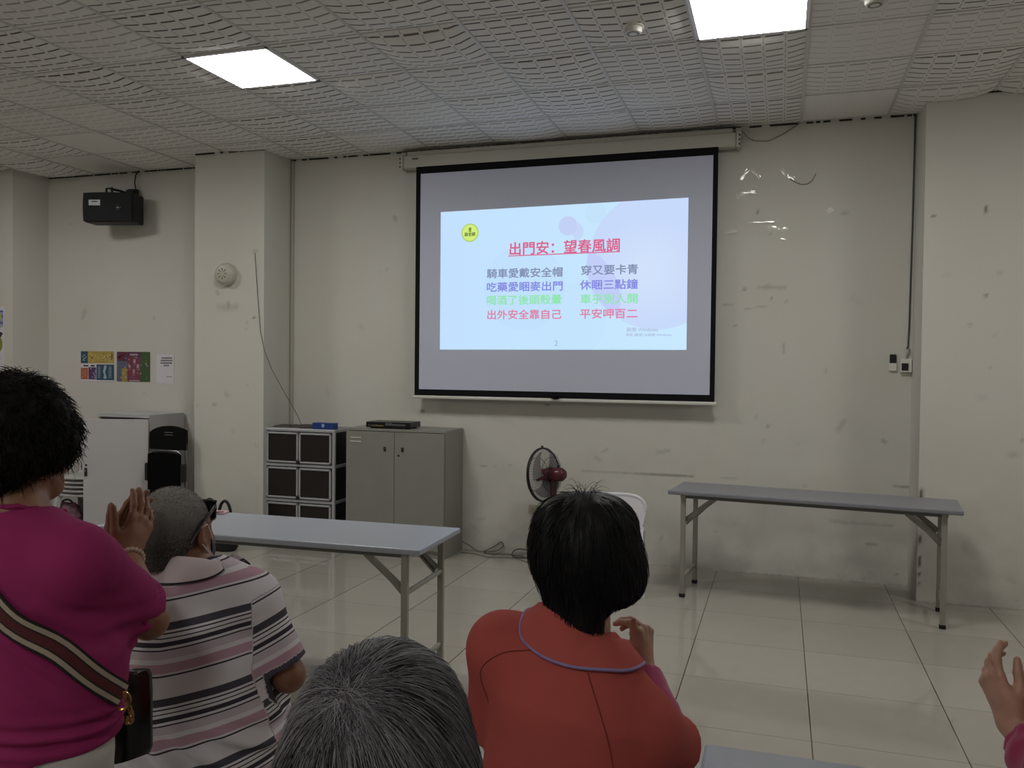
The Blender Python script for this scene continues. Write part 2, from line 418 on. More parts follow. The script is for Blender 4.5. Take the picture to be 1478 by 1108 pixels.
def build_ceiling():
    i0, i1 = int((XL - GX) / T) - 1, int((XR - GX) / T) + 1
    V, F, UV, RL = [], [], [], []
    N = 9
    rng = np.random.default_rng(5)
    plain = {(5, -1)}
    for i in range(i0, i1 + 1):
        for j in range(-1, 15):
            x0, x1 = GX + T * i, GX + T * (i + 1)
            y1, y0 = GY - T * j, GY - T * (j + 1)
            cx, cy = (x0 + x1) / 2, (y0 + y1) / 2
            hole = any(abs(cx - a) < 0.05 and abs(cy - b) < 0.05 for a, b, _ in CEILING_LIGHTS)
            s = abs(rng.normal(0.012, 0.014)) + 0.003; sx, sy = rng.normal(0, 0.006, 2)
            rel = float(np.clip(rng.normal(0.82, 0.22), 0.2, 1.0))
            if i < -4: rel *= 0.75
            if (i, j) in ((4, -1), (-6, 0), (-7, -1)): rel = 0.03
            if i == 4: rel *= 0.5
            if hole: continue
            cx0, cx1, cy0, cy1 = max(x0, XL), min(x1, XR), max(y0, YB), (0.0 if j == -1 else y1)
            if cx1 - cx0 < 0.02 or cy1 - cy0 < 0.02: continue
            o = len(V)
            for a in range(N):
                for b in range(N):
                    x = cx0 + (cx1 - cx0) * a / (N - 1); y = cy0 + (cy1 - cy0) * b / (N - 1)
                    uu, vv = (x - x0) / T, (y - y0) / T
                    bu, bv = max(0.0, 1 - (2 * uu - 1) ** 2), max(0.0, 1 - (2 * vv - 1) ** 2)
                    z = H + 0.003 - 1.3 * s * bu ** 0.8 * max(bv, 0.0) ** 0.6 - (sx * (2 * uu - 1) * bv * bu + sy * (2 * vv - 1) * bu * bv)
                    V.append((x, y, min(z, H + 0.006))); UV.append((uu, vv)); RL.append(rel)
            for a in range(N - 1):
                for b in range(N - 1):
                    q = o + a * N + b
                    F.append((q, q + 1, q + N + 1, q + N))
    o = len(V)
    V += [(XL, YB, H + 0.14), (XR, YB, H + 0.14), (XR, 0.12, H + 0.14), (XL, 0.12, H + 0.14)]
    UV += [(0, 0)] * 4; RL += [0.0] * 4
    F.append((o, o + 1, o + 2, o + 3))
    me = bpy.data.meshes.new('ceiling')
    me.from_pydata(V, [], F)
    l = me.uv_layers.new(name='tile')
    li = np.zeros(len(me.loops), np.int32); me.loops.foreach_get('vertex_index', li)
    l.data.foreach_set('uv', np.array(UV, np.float32)[li].reshape(-1))
    me.attributes.new('relief', 'FLOAT', 'POINT').data.foreach_set('value', np.array(RL, np.float32))
    me.polygons.foreach_set('use_smooth', [True] * len(me.polygons))
    me.materials.append(ceiling_material()); me.update()
    ob = bpy.data.objects.new('ceiling', me); COL.objects.link(ob); struct(ob)
    # grid bars
    bars = MB()
    for i in range(i0, i1 + 2):
        x = GX + T * i
        if XL < x < XR:
            bars.span((x - 0.009, YB, H - 0.004), (x + 0.009, -0.001, H + 0.012))
    for j in range(-1, 16):
        y = GY - T * j
        if YB < y < -0.01:
            bars.span((XL, y - 0.0025, H - 0.002), (XR, y + 0.0025, H + 0.012))
    struct(bars.build('trim_1', mat('grid_bar_paint', 'c9c7c4', rough=0.5)))
    # dark broken gap where the tiles meet the walls
    gap = MB()
    rng = random.Random(3)
    def dashes(x0, x1, y):
        x = x0
        while x < x1:
            L = rng.choice([0.03, 0.05, 0.09, 0.2]); 
            gap.span((x, y - 0.006, H - 0.014), (min(x + L, x1), y - 0.0005, H - 0.002)); x += L + rng.choice([0.01, 0.02, 0.06])
    dashes(-4.27, 0.9, 0.0); dashes(-7.08, -4.99, 0.0); dashes(-4.98, -4.27, -0.42); dashes(0.91, 2.5, -0.42)
    struct(gap.build('trim_2', mat('dark_gap', '2a2723', rough=0.9)))
build_ceiling()

# ------------------------------------------------------------------ ceiling lights
M_DIFF_ON = mat('lit_diffuser', 'ffffff', emit='fffdf8', power=LIGHT_POWER)
M_DIFF_LOW = mat('unlit_diffuser', 'e8e8e4', rough=0.4)
M_FRAME = mat('light_frame_white', 'd8d6dc', rough=0.4)
L_LABELS = ['white square ceiling light panel glowing above the left column and loudspeaker', 'white square ceiling light panel glowing above the right edge of the projection screen',
            'white square ceiling light panel over the right side of the hall', 'white square ceiling light panel over the alcove with the posters', 'added unseen square light panel in the left rear corner', 'added unseen square light panel behind the standing audience', 'added unseen square light panel behind the seated audience']
for (lx, ly, on), lab in zip(CEILING_LIGHTS, L_LABELS):
    t = thing('ceiling_light', lab, 'ceiling light', (lx, ly, H), group='square ceiling light panels')
    fr = MB()
    for s in (-1, 1):
        fr.span((s * 0.2885 - 0.0105, -0.299, -0.012), (s * 0.2885 + 0.0105, 0.299, 0.08), 0.002)
        fr.span((-0.299, s * 0.2885 - 0.0105, -0.012), (0.299, s * 0.2885 + 0.0105, 0.08), 0.002)
    fr.span((-0.299, -0.299, 0.08), (0.299, 0.299, 0.09))
    fr.build('frame', M_FRAME, t)
    rows = []
    for a in range(13):
        row = []
        for b in range(13):
            x, y = -0.278 + 0.556 * a / 12, -0.278 + 0.556 * b / 12
            q = (1 - (x / 0.278) ** 4) * (1 - (y / 0.278) ** 4)
            row.append((x, y, -0.008 - 0.016 * q))
        rows.append(row)
    MB().sheet(rows, 0.003).build('diffuser', M_DIFF_ON if on else M_DIFF_LOW, t)

# ------------------------------------------------------------------ smoke detectors
M_PLASTIC = mat('white_plastic', 'd9d6cd', rough=0.4)
M_DARK = mat('black_plastic', '121113', rough=0.45)
for x, y, lab in ((-0.785, -2.175, 'round white smoke detector left of the right light panel'), (0.408, -2.2, 'round white smoke detector right of the right light panel, at the top edge')):
    t = thing('smoke_detector', lab, 'smoke detector', (x, y, H - 0.008), group='ceiling smoke detectors')
    MB().lathe([(0.0, 0), (0.058, 0), (0.058, -0.02), (0.05, -0.026), (0.0, -0.026)], 32).build('base', M_PLASTIC, t)
    MB().lathe([(0.046, -0.024), (0.048, -0.04), (0.043, -0.052), (0.03, -0.056), (0.0, -0.056)], 32).build('sensor_head', M_PLASTIC, t)
    MB().lathe([(0.0375, -0.05), (0.034, -0.0562), (0.03, -0.0567), (0.024, -0.0572), (0.024, -0.054)], 32).build('vent_ring', mat('vent_grey', '77746e', 0.5), t)

# ------------------------------------------------------------------ projection screen and the slide on it
M_ENAMEL = mat('cream_enamel', 'b9b6ab', rough=0.45)
M_SCREEN = mat('matt_screen_cloth', 'c2c6d8', rough=0.95, spec=0.05)  # bluish projector spill is put into the cloth colour
M_BORDER = mat('screen_border_black', '0d0d12', rough=0.8, spec=0.2)
scr = thing('projection_screen', 'white pull-down projection screen with black border, showing a pale blue slide', 'projection screen', (-1.725, -0.12, 1.29))
def sx(x, z): return (x + 1.725, z - 1.29)
hb = MB()
hb.box((0.0, 0.045, 2.014), (2.75, 0.10, 0.11), bev=0.012)
hb.box((0.0, 0.045, 2.085), (2.70, 0.07, 0.04), bev=0.01)
hb.build('housing', M_ENAMEL, scr)
for s in (-1, 1):
    eb = MB().box((s * 1.392, 0.045, 2.014), (0.034, 0.112, 0.125), bev=0.008)
    eb.box((s * 1.392, 0.07, 2.085), (0.05, 0.06, 0.05), bev=0.004)
    for k in range(3):
        eb.box((s * 1.40, -0.012, 1.975 + 0.034 * k), (0.012, 0.006, 0.014), bev=0.002, mi=1)  # slots as dark blocks
    eb.build('end_bracket', [M_ENAMEL, mat('bracket_slot', '3a372f', 0.6)], scr)
MB().box((-1.262, -0.006, 2.036), (0.055, 0.003, 0.012), bev=0.001).build('maker_plate', mat('faded_plate', '55524a', 0.5), scr)
MB().span((-1.252, -0.003, 0.03), (1.246, 0.0, 1.97)).build('border', M_BORDER, scr)
MB().span((-1.209, -0.0055, 0.082), (1.209, -0.0035, 1.905)).build('screen_cloth', M_SCREEN, scr)
bb = MB().box((0.0, -0.002, 0.016), (2.53, 0.03, 0.026), bev=0.008)
bb.build('bottom_bar', mat('bottom_bar_white', 'cfcdc6', 0.4), scr)
ph = MB().tube([(-0.03, -0.02, 0.045), (-0.03, -0.03, 0.03), (0.0, -0.034, 0.026), (0.03, -0.03, 0.03), (0.03, -0.02, 0.045)], 0.006, 8)
ph.box((0, -0.012, 0.05), (0.09, 0.014, 0.016), bev=0.004)
ph.build('pull_handle', M_BORDER, scr)

def slide_material():
    m = bpy.data.materials.new('projected_light'); m.use_nodes = True
    t = m.node_tree; t.nodes.clear(); g = NG(m)
    out = g.n('ShaderNodeOutputMaterial'); em = g.n('ShaderNodeEmission')
    tc = g.n('ShaderNodeTexCoord'); sp = g.n('ShaderNodeSeparateXYZ'); t.links.new(tc.outputs['Object'], sp.inputs[0])
    x, z = sp.outputs[0], sp.outputs[2]
    def disc(cx, cz, r, soft=0.006):
        dx = g.math('SUBTRACT', x, cx + 1.725); dz = g.math('SUBTRACT', z, cz - 1.29)
        d = g.math('SQRT', g.math('ADD', g.math('MULTIPLY', dx, dx), g.math('MULTIPLY', dz, dz)))
        k = g.math('DIVIDE', g.math('SUBTRACT', r, d), soft)
        return g.math('MINIMUM', g.math('MAXIMUM', k, 0.0), 1.0)
    big = disc(-0.93, 2.415, 0.545)
    inner = disc(-1.0, 2.33, 0.44, 0.35)
    leaf = g.math('MULTIPLY', disc(-1.02, 2.39, 0.47), disc(-1.66, 2.10, 0.45))
    small = disc(-1.645, 2.705, 0.08)
    bite = disc(-1.675, 2.585, 0.085)
    tail = g.math('MULTIPLY', disc(-1.60, 2.655, 0.085), g.math('SUBTRACT', 1.0, bite))
    faint1 = disc(-2.01, 2.215, 0.35); faint2 = disc(-1.62, 1.95, 0.30); faint3 = disc(-1.42, 2.80, 0.09)
    ln = lin
    col = g.mix(g.math('MULTIPLY', g.math('ADD', g.math('MULTIPLY', x, 0.35), 0.4), 1.0), ln('c2e0ff'), ln('cbecff'))
    col = g.mix(g.math('MULTIPLY', faint1, 0.35), col, ln('bcdcfb'))
    col = g.mix(g.math('MULTIPLY', faint2, 0.3), col, ln('bfe0fb'))
    col = g.mix(g.math('MULTIPLY', faint3, 0.5), col, ln('c0dff8'))
    col = g.mix(g.math('MULTIPLY', big, 0.8), col, ln('c8d6fa'))
    col = g.mix(g.math('MULTIPLY', g.math('MULTIPLY', inner, big), 0.6), col, ln('d6e6fc'))
    col = g.mix(g.math('MULTIPLY', leaf, 0.9), col, ln('c2cdf8'))
    col = g.mix(g.math('MAXIMUM', g.math('MULTIPLY', small, 0.85), g.math('MULTIPLY', tail, 0.6)), col, ln('c3cdf5'))
    t.links.new(col, em.inputs[0]); em.inputs[1].default_value = SLIDE_POWER
    t.links.new(em.outputs[0], out.inputs[0])
    return m
def emit_mat(name, c, power=1.0):
    m = bpy.data.materials.new(name); m.use_nodes = True
    t = m.node_tree; t.nodes.clear()
    out = t.nodes.new('ShaderNodeOutputMaterial'); em = t.nodes.new('ShaderNodeEmission')
    em.inputs[0].default_value = lin(c); em.inputs[1].default_value = power
    t.links.new(em.outputs[0], out.inputs[0])
    return m
sl = MB()
c4 = [sx(-2.747, 2.864), sx(-0.697, 2.882), sx(-0.695, 1.716), sx(-2.744, 1.709)]
sl.add([(a, -0.0068, b) for a, b in c4] + [(a, -0.0058, b) for a, b in c4], [(0, 1, 2, 3), (7, 6, 5, 4), (0, 4, 5, 1), (1, 5, 6, 2), (2, 6, 7, 3), (3, 7, 4, 0)])
slide = sl.build('projected_slide', slide_material(), scr)
E_GREY, E_BLUE, E_GREEN, E_RED, E_TITLE = emit_mat('slide_grey', '8490b2'), emit_mat('slide_blue', '888ce2'), emit_mat('slide_green', '92e6b0'), emit_mat('slide_red', 'dc86a6'), emit_mat('slide_title_red', 'd8688e')
E_FAINT, E_PALE = emit_mat('slide_faint_grey', 'b4c4e2'), emit_mat('slide_pale_grey', 'a9b8dc')
RX = Matrix.Rotation(math.radians(90), 4, 'X')
def slide_text(s, cx, cz, w, h, m, name='text_line', bold=0.0018, shear=0.0):
    a, b = sx(cx, cz)
    return text_mesh(name, s, w, h, m, slide, Matrix.Translation((a, -0.0096, b)) @ RX, shear, bold)
slide_text('出門安：望春風調', -1.678, 2.538, 0.908, 0.104, E_TITLE, 'title_line', bold=0.0024, shear=0.004)
ul = MB(); a, b = sx(-1.682, 2.482); ul.box((a, -0.008, b), (0.923, 0.001, 0.008), M=Matrix.Rotation(-0.008, 4, 'Y')); ul.build('title_underline', E_TITLE, slide)
for s, cx, cz, w, m in [('騎車愛戴安全帽', -2.006, 2.338, 0.643, E_GREY), ('穿又要卡青', -1.304, 2.346, 0.453, E_GREY), ('吃藥愛睏麥出門', -2.005, 2.226, 0.644, E_BLUE), ('休睏三點鐘', -1.308, 2.23, 0.463, E_BLUE),
                        ('喝酒了後頭殼暈', -2.009, 2.118, 0.635, E_GREEN), ('車乎別人開', -1.305, 2.117, 0.457, E_GREEN), ('出外安全靠自己', -2.005, 1.999, 0.631, E_RED), ('平安呷百二', -1.306, 2.0, 0.46, E_RED)]:
    slide_text(s, cx, cz, w, 0.077, m)
slide_text('啟用 Windows', -1.037, 1.873, 0.246, 0.033, E_FAINT, bold=0.0012)
slide_text('移至 [設定] 以啟用 Windows。', -0.986, 1.831, 0.355, 0.025, E_FAINT, bold=0.0009)
slide_text('2', -1.731, 1.765, 0.026, 0.042, E_PALE, 'page_number', bold=0.0012)
bd = MB(); a, b = sx(-2.482, 2.681)
MY = Matrix.Translation((a, -0.0072, b)) @ Matrix.Rotation(math.radians(90), 4, 'X')
bd.lathe([(0.0, 0.0), (0.077, 0.0), (0.077, 0.0008), (0.0, 0.0008)], 40, MY)
bd.lathe([(0.066, 0.0008), (0.066, 0.0012), (0.0, 0.0012)], 40, MY, mi=2)
for k in range(34):
    an = 2 * math.pi * k / 34
    bd.box((a + 0.071 * math.cos(an), -0.0084, b + 0.071 * math.sin(an)), (0.008, 0.0006, 0.004), mi=1, M=Matrix.Rotation(-an, 4, 'Y'))
bd.build('slide_badge', [emit_mat('badge_green', 'b9dc7a'), emit_mat('badge_tick', '8fb08c'), emit_mat('badge_lime', 'd4ee7a')], slide)
slide_text('曾', -2.482, 2.706, 0.022, 0.038, emit_mat('badge_ink', '6e8a4a'), 'badge_text', bold=0.0014)
slide_text('路老師', -2.482, 2.668, 0.095, 0.032, bpy.data.materials['badge_ink'], 'badge_text', bold=0.0014)

# ------------------------------------------------------------------ loudspeaker on the alcove wall
M_BLACK = mat('speaker_black_vinyl', '0e0e10', rough=0.55)
sp_ = thing('loudspeaker', 'black boxy loudspeaker hung on the alcove wall below the ceiling', 'loudspeaker', (-6.06, -0.21, 2.885), rz=0.26)
def front_profile(x):           # the grille bulges in the middle
    return -0.12 - 0.035 * math.cos(x / 0.23 * 1.3)
bx = MB()
bx.span((-0.24, -0.115, 0.0), (0.24, 0.085, 0.275), 0.012)
bx.build('cabinet', M_BLACK, sp_)
rows = [[(x, front_profile(x) - 0.012 * math.sin(math.pi * k / 8), 0.005 + 0.265 * k / 8) for k in range(9)] for x in np.linspace(-0.234, 0.234, 17)]
gr = MB().sheet(rows, 0.006)
gr.build('grille', mat('speaker_grille_cloth', '131318', rough=0.8, bump=0.6, scale=400), sp_)
lb = MB().span((-0.16, -0.176, 0.145), (-0.05, -0.170, 0.198), 0.002)
lb.span((-0.13, -0.1775, 0.176), (-0.075, -0.1755, 0.186), mi=1)
lb.build('label_plate', [mat('label_silver', 'aeb0b4', 0.4), M_DARK], sp_)
MB().lathe([(0.0, 0), (0.028, 0.0), (0.02, 0.006), (0.0, 0.007)], 20, Matrix.Translation((0.115, -0.168, 0.125)) @ Matrix.Rotation(math.radians(90), 4, 'X')).build('badge', mat('speaker_badge', '4a4c52', 0.25, 0.6), sp_)
br = MB().tube([(0.10, 0.10, 0.30), (0.02, 0.04, 0.325), (-0.05, 0.0, 0.335)], 0.012, 8)
br.tube([(-0.085, 0.0, 0.27), (-0.085, 0.0, 0.335), (-0.03, 0.0, 0.345), (-0.03, 0.0, 0.27)], 0.011, 8)
br.lathe([(0.0, -0.03), (0.05, -0.03), (0.055, 0.0), (0.05, 0.03), (0.0, 0.03)], 20, Matrix.Translation((0.105, 0.11, 0.31)))
br.span((0.06, 0.12, 0.26), (0.15, 0.165, 0.36), 0.006)
br.build('wall_bracket', M_BLACK, sp_)
MB().tube([(0.13, 0.14, 0.36), (0.118, 0.142, 0.43), (0.128, 0.145, 0.50), (0.155, 0.148, 0.545)], 0.006, 6).build('cable', M_DARK, sp_)

# ------------------------------------------------------------------ alarm sounder, conduits, switches, loose wire
M_IVORY = mat('ivory_plastic', 'b9b5a8', rough=0.45)
al = thing('alarm_sounder', 'round ivory alarm sounder on the left column', 'alarm', (-4.641, -0.42, 2.352))
RY = Matrix.Rotation(math.radians(90), 4, 'X')
MB().lathe([(0.0, 0.0), (0.098, 0.0), (0.102, 0.02), (0.094, 0.05), (0.0, 0.05)], 40, RY).build('body', M_IVORY, al)
MB().lathe([(0.092, 0.048), (0.078, 0.07), (0.064, 0.076), (0.0, 0.078)], 40, RY).build('cap', M_IVORY, al)
sl_ = MB()
for k in range(8):
    an = 2 * math.pi * k / 8
    for q in (0.026, 0.042):
        sl_.box((q * math.cos(an), -0.0775, q * math.sin(an)), (0.012, 0.003, 0.009 if q > 0.03 else 0.006), M=Matrix.Rotation(-an, 4, 'Y'))
sl_.build('slots', mat('sounder_slot', '6d6a61', 0.7), al)

tag(MB().span((-4.262, -0.022, 1.02), (-4.234, -0.001, 3.415), 0.004).build('conduit', mat('painted_conduit', 'a8a598', 0.5)), 'thin painted conduit in the corner beside the left column', 'conduit')
tag(MB().tube([(-4.361, -0.423, 2.532), (-4.345, -0.424, 2.35), (-4.325, -0.424, 2.1), (-4.30, -0.425, 1.86), (-4.262, -0.426, 1.70), (-4.225, -0.36, 1.52), (-4.17, -0.25, 1.32), (-4.11, -0.15, 1.13), (-4.08, -0.12, 1.035)], 0.0028, 6).build('loose_wire', mat('grey_wire', '5a574f', 0.5)),
    'thin grey wire drooping from the left column to the cube storage unit', 'wire')
tag(MB().tube([(0.893, -0.008, 3.42), (0.889, -0.008, 2.6), (0.882, -0.008, 1.9), (0.876, -0.008, 1.745), (0.868, -0.012, 1.735)], 0.006, 8).build('corner_cable', mat('dark_cable', '3f3c37', 0.5)), 'dark cable running down the corner by the right column', 'cable')
tag(MB().tube([(-0.31, -0.09, 3.37), (-0.27, -0.05, 3.33), (-0.22, -0.012, 3.31), (-0.12, -0.008, 3.303), (-0.02, -0.008, 3.345), (0.107, -0.008, 3.422)], 0.0035, 6).build('screen_power_cord', mat('beige_cord', '807a6d', 0.5)), 'thin cord sagging from the right end of the screen housing to the ceiling', 'cord')

sw = thing('remote_holder', 'small white wall remote with a dark upper half', 'wall remote', (0.778, 0.0, 1.57))
MB().span((-0.026, -0.022, 0.0), (0.026, -0.001, 0.06), 0.006).build('holder', M_PLASTIC, sw)
MB().span((-0.022, -0.02, 0.055), (0.022, -0.002, 0.122), 0.004).build('handset', M_DARK, sw)
jb = thing('switch_box', 'white surface-mounted switch box with a dark rocker in the wall corner', 'switch box', (0.868, 0.0, 1.562))
MB().span((-0.042, -0.04, 0.0), (0.034, -0.001, 0.098), 0.005).build('box', M_PLASTIC, jb)
MB().span((-0.036, -0.047, 0.014), (0.010, -0.039, 0.066), 0.003).build('rocker', M_DARK, jb)
MB().tube([(0.0, -0.016, 0.096), (0.0, -0.016, 0.115), (0.014, -0.015, 0.15), (0.016, -0.012, 0.172)], 0.007, 8).build('cable_entry', mat('grey_gland', '8b8880', 0.5), jb)

ot = thing('wall_outlet', 'beige double wall outlet with one plug, left of the floor fan', 'outlet', (-1.92, 0.0, 0.35))
MB().span((-0.062, -0.012, 0.0), (0.062, -0.001, 0.072), 0.004).build('plate', mat('beige_outlet', '9c947f', 0.45), ot)
so = MB()
for dx in (-0.03, -0.022): so.span((dx, -0.0135, 0.03), (dx + 0.003, -0.0115, 0.042))
so.build('socket', M_DARK, ot)

# ------------------------------------------------------------------ clear tape scraps left on the wall
M_TAPE = mat('glossy_clear_tape', 'd9d6cc', rough=0.12, spec=0.9)
TAPES = [(-0.293, 3.061, 0.09, 0.030, 52, 'clear tape strip slanting up, left of the crossed pair beside the screen'), (-0.209, 3.064, 0.10, 0.028, -46, 'clear tape strip slanting down, right of the crossed pair beside the screen'),
         (0.0, 3.06, 0.07, 0.03, -58, 'clear tape flake above right of the crossed tapes'), (0.05, 3.02, 0.06, 0.026, -25, 'clear tape scrap with a dark dangling thread'),
         (-0.262, 2.92, 0.11, 0.03, 6, 'level clear tape strip under the crossed tapes'), (-0.335, 2.895, 0.04, 0.03, 80, 'tiny tape scrap left of the level strip'),
         (-0.165, 2.69, 0.20, 0.018, 2, 'long thin tape line right of the screen'), (-0.07, 2.642, 0.09, 0.034, -6, 'wide crumpled tape scrap under the long tape line'),
         (0.006, 2.63, 0.06, 0.03, 10, 'pale tape scrap at the right end of the tape line'), (-0.005, 2.556, 0.05, 0.018, -4, 'lowest small tape scrap right of the screen'), (-0.385, 2.627, 0.09, 0.03, 8, 'faint tape scrap close to the screen edge'), (0.33, 2.76, 0.05, 0.04, 30, 'curled tape scrap farthest right of the screen')]
for x, z, w, h, a, lab in TAPES:
    rows = []
    for i in range(7):
        row = []
        for j in range(4):
            u, v = (i / 6 - 0.5) * w, (j / 3 - 0.5) * h
            ca, sa = math.cos(math.radians(a)), math.sin(math.radians(a))
            row.append((u * ca - v * sa, -0.003 - 0.004 * abs(math.sin(7 * u / w * 3 + j)) * (i / 6), u * sa + v * ca))
        rows.append(row)
    o = MB().sheet(rows, 0.0006).build('tape_strip', M_TAPE)
    o.location = (x, 0, z)
    tag(o, lab, 'tape', 'clear tape scraps right of the screen')
tag(MB().tube([(0.045, -0.006, 3.005), (0.085, -0.008, 2.98), (0.125, -0.008, 2.962), (0.17, -0.008, 2.965), (0.2, -0.008, 2.99), (0.225, -0.007, 3.04)], 0.0022, 5).build('hanging_thread', mat('grey_thread', '6b675d', 0.6)), 'thin grey thread hanging in a loop from a tape scrap', 'thread')

# ------------------------------------------------------------------ posters and notice
PAPER = mat('white_paper', 'd6d2d8', rough=0.7)
def flat(mb, x0, z0, x1, z1, mi, lift):
    mb.span((x0, -lift, z0), (x1, -lift + 0.0004, z1), mi=mi)
def inks(names):
    return [bpy.data.materials.get('ink_' + n) or mat('ink_' + n, n, 0.6) for n in names]
# blue and yellow sheet
p = MB(); W_, H_ = 0.412, 0.30
p.span((0, -0.002, 0), (W_, -0.0008, H_))
rng = random.Random(8)
flat(p, 0.0, 0.18, 0.088, H_, 1, 0.0025); flat(p, 0.09, 0.18, W_, H_, 2, 0.0025)
flat(p, 0.0, 0.02, 0.09, 0.135, 3, 0.0025); flat(p, 0.095, 0.02, 0.19, 0.14, 4, 0.0025); flat(p, 0.195, 0.015, W_, 0.17, 1, 0.0025)
flat(p, 0.255, 0.2, 0.375, 0.27, 8, 0.0028)
for k in range(14):
    x = rng.uniform(0.255, 0.36); z = rng.uniform(0.20, 0.275); flat(p, x, z, x + rng.uniform(0.01, 0.03), z + 0.006, 5, 0.003)
flat(p, 0.382, 0.225, 0.392, 0.28, 5, 0.003)
for k in range(8): x = rng.uniform(0.02, 0.17); flat(p, x, 0.148, x + 0.02, 0.163, 5, 0.003)
for k in range(7): z = 0.04 + k * 0.017; flat(p, 0.215, z, 0.245, z + 0.006, 6, 0.003); flat(p, 0.345, z, 0.38, z + 0.006, 6, 0.003)
for k in range(8):                                     # pale silhouette in the blue field
    flat(p, 0.283 + 0.006 * math.sin(k * 1.2), 0.03 + k * 0.016, 0.312 + 0.008 * math.cos(k * 0.9), 0.047 + k * 0.016, 6, 0.0032)
for k in range(18): x, z = rng.uniform(0.1, 0.23), rng.uniform(0.19, 0.28); flat(p, x, z, x + 0.018, z + 0.014, 8, 0.003)
for k in range(9): x, z = rng.uniform(0.01, 0.08), rng.uniform(0.03, 0.12); flat(p, x, z, x + 0.012, z + 0.01, 7, 0.003)
for k in range(9): x, z = rng.uniform(0.105, 0.18), rng.uniform(0.03, 0.125); flat(p, x, z, x + 0.012, z + 0.01, 6, 0.003)
for k in range(7): x, z = rng.uniform(0.01, 0.075), rng.uniform(0.19, 0.28); flat(p, x, z, x + 0.014, z + 0.012, 6, 0.003)
o = p.build('info_poster', [PAPER] + inks(['2f4f66', 'b29a4e', 'b0664a', '553a63', '3c3428', 'a9b9c4', 'c98b6d', 'c2ac6a'])); o.location = (-6.676, -0.001, 1.378)
tag(o, 'blue and yellow printed sheet, leftmost of the three on the alcove wall', 'poster')
# magenta and green sheet
p = MB(); W_, H_ = 0.40, 0.292
p.span((0, -0.002, 0), (W_, -0.0008, H_)); flat(p, 0, 0, W_, H_, 1, 0.0022)
flat(p, 0.285, 0, W_, H_, 2, 0.0026); flat(p, 0.0, 0.0, 0.13, 0.2, 3, 0.0026); flat(p, 0.06, 0.0, 0.125, 0.13, 4, 0.0029); flat(p, 0.13, 0.0, 0.285, 0.24, 5, 0.0027)
for i in range(6): flat(p, 0.0 + 0.02 * i, 0.215 + 0.011 * i, 0.035 + 0.018 * i, 0.245 + 0.009 * i, 6, 0.0031)
for (x, z) in ((0.215, 0.19), (0.155, 0.145), (0.255, 0.14), (0.205, 0.09)):
    flat(p, x - 0.013, z - 0.005, x + 0.013, z + 0.03, 7, 0.0033); flat(p, x - 0.018, z - 0.035, x + 0.018, z - 0.005, 8, 0.0033)
for k in range(36):
    x, z = rng.uniform(0.0, 0.38), rng.uniform(0.01, 0.25); c = rng.choice([2, 4, 6, 7, 8, 9]); flat(p, x, z, x + rng.uniform(0.008, 0.022), z + rng.uniform(0.006, 0.018), c, 0.0034 + 0.00002 * k)
flat(p, 0.16, 0.255, 0.255, 0.272, 7, 0.0034); flat(p, 0.15, 0.004, 0.275, 0.016, 7, 0.0034)
o = p.build('picture_poster', [PAPER] + inks(['5c3350', '3f5c38', '5d6377', '9a8c4c', '7a3a55', '7d2f3e', 'b39aa0', '8a5a5e', '6f8fa0'])); o.location = (-6.231, -0.001, 1.383)
tag(o, 'busy magenta and green printed sheet, middle of the three on the alcove wall', 'poster')
# plain notice
p = MB(); W_, H_ = 0.205, 0.285
p.span((0, -0.002, 0), (W_, -0.0008, H_))
for zi, (a, b) in enumerate(((0.06, 0.185), (0.05, 0.19), (0.05, 0.18), (0.085, 0.145))):
    x = a
    while x < b:
        w = rng.uniform(0.008, 0.016); flat(p, x, 0.242 - zi * 0.024, min(x + w, b), 0.256 - zi * 0.024, 1, 0.0025); x += w + 0.004
flat(p, 0.12, 0.066, 0.18, 0.071, 1, 0.0025)
o = p.build('notice_sheet', [PAPER] + inks(['4a4650'])); o.location = (-5.757, -0.001, 1.368)
tag(o, 'white typed notice sheet, rightmost of the three on the alcove wall', 'notice')
# poster at the picture's left edge, with a yellow-green fruit
p = MB(); W_, H_ = 0.42, 0.60
p.span((0, -0.002, 0), (W_, -0.0008, H_))
flat(p, 0.02, 0.40, 0.405, 0.565, 1, 0.0024); flat(p, 0.02, 0.43, 0.405, 0.455, 2, 0.0028); flat(p, 0.1, 0.49, 0.405, 0.52, 2, 0.0028); flat(p, 0.12, 0.545, 0.405, 0.56, 3, 0.0028)
def blob(cx, cz, rx, rz, mi, lift, n=20):
    vs = [(cx + rx * math.cos(2 * math.pi * k / n), -lift, cz + rz * math.sin(2 * math.pi * k / n)) for k in range(n)]
    vb = [(a, -0.001, c) for a, _, c in vs]
    p.add(vs + vb, [tuple(range(n)), tuple(range(2 * n - 1, n - 1, -1))] + [(k, (k + 1) % n, n + (k + 1) % n, n + k) for k in range(n)], mi)
blob(0.345, 0.5, 0.04, 0.03, 4, 0.0032); blob(0.33, 0.235, 0.068, 0.085, 5, 0.0032); blob(0.37, 0.335, 0.03, 0.018, 6, 0.0036); blob(0.345, 0.312, 0.04, 0.012, 6, 0.004)
for k in range(5): flat(p, 0.05, 0.13 - k * 0.022, 0.39, 0.133 - k * 0.022, 7, 0.0026)
o = p.build('fruit_poster', [PAPER] + inks(['9aa4b4', '5c6c92', '48568a', 'b0b050', '8c8c34', '2c3020', 'a8a4ac'])); o.location = (-7.612, -0.421, 1.50)
tag(o, 'tall white poster with a yellow-green fruit on the far left column', 'poster')

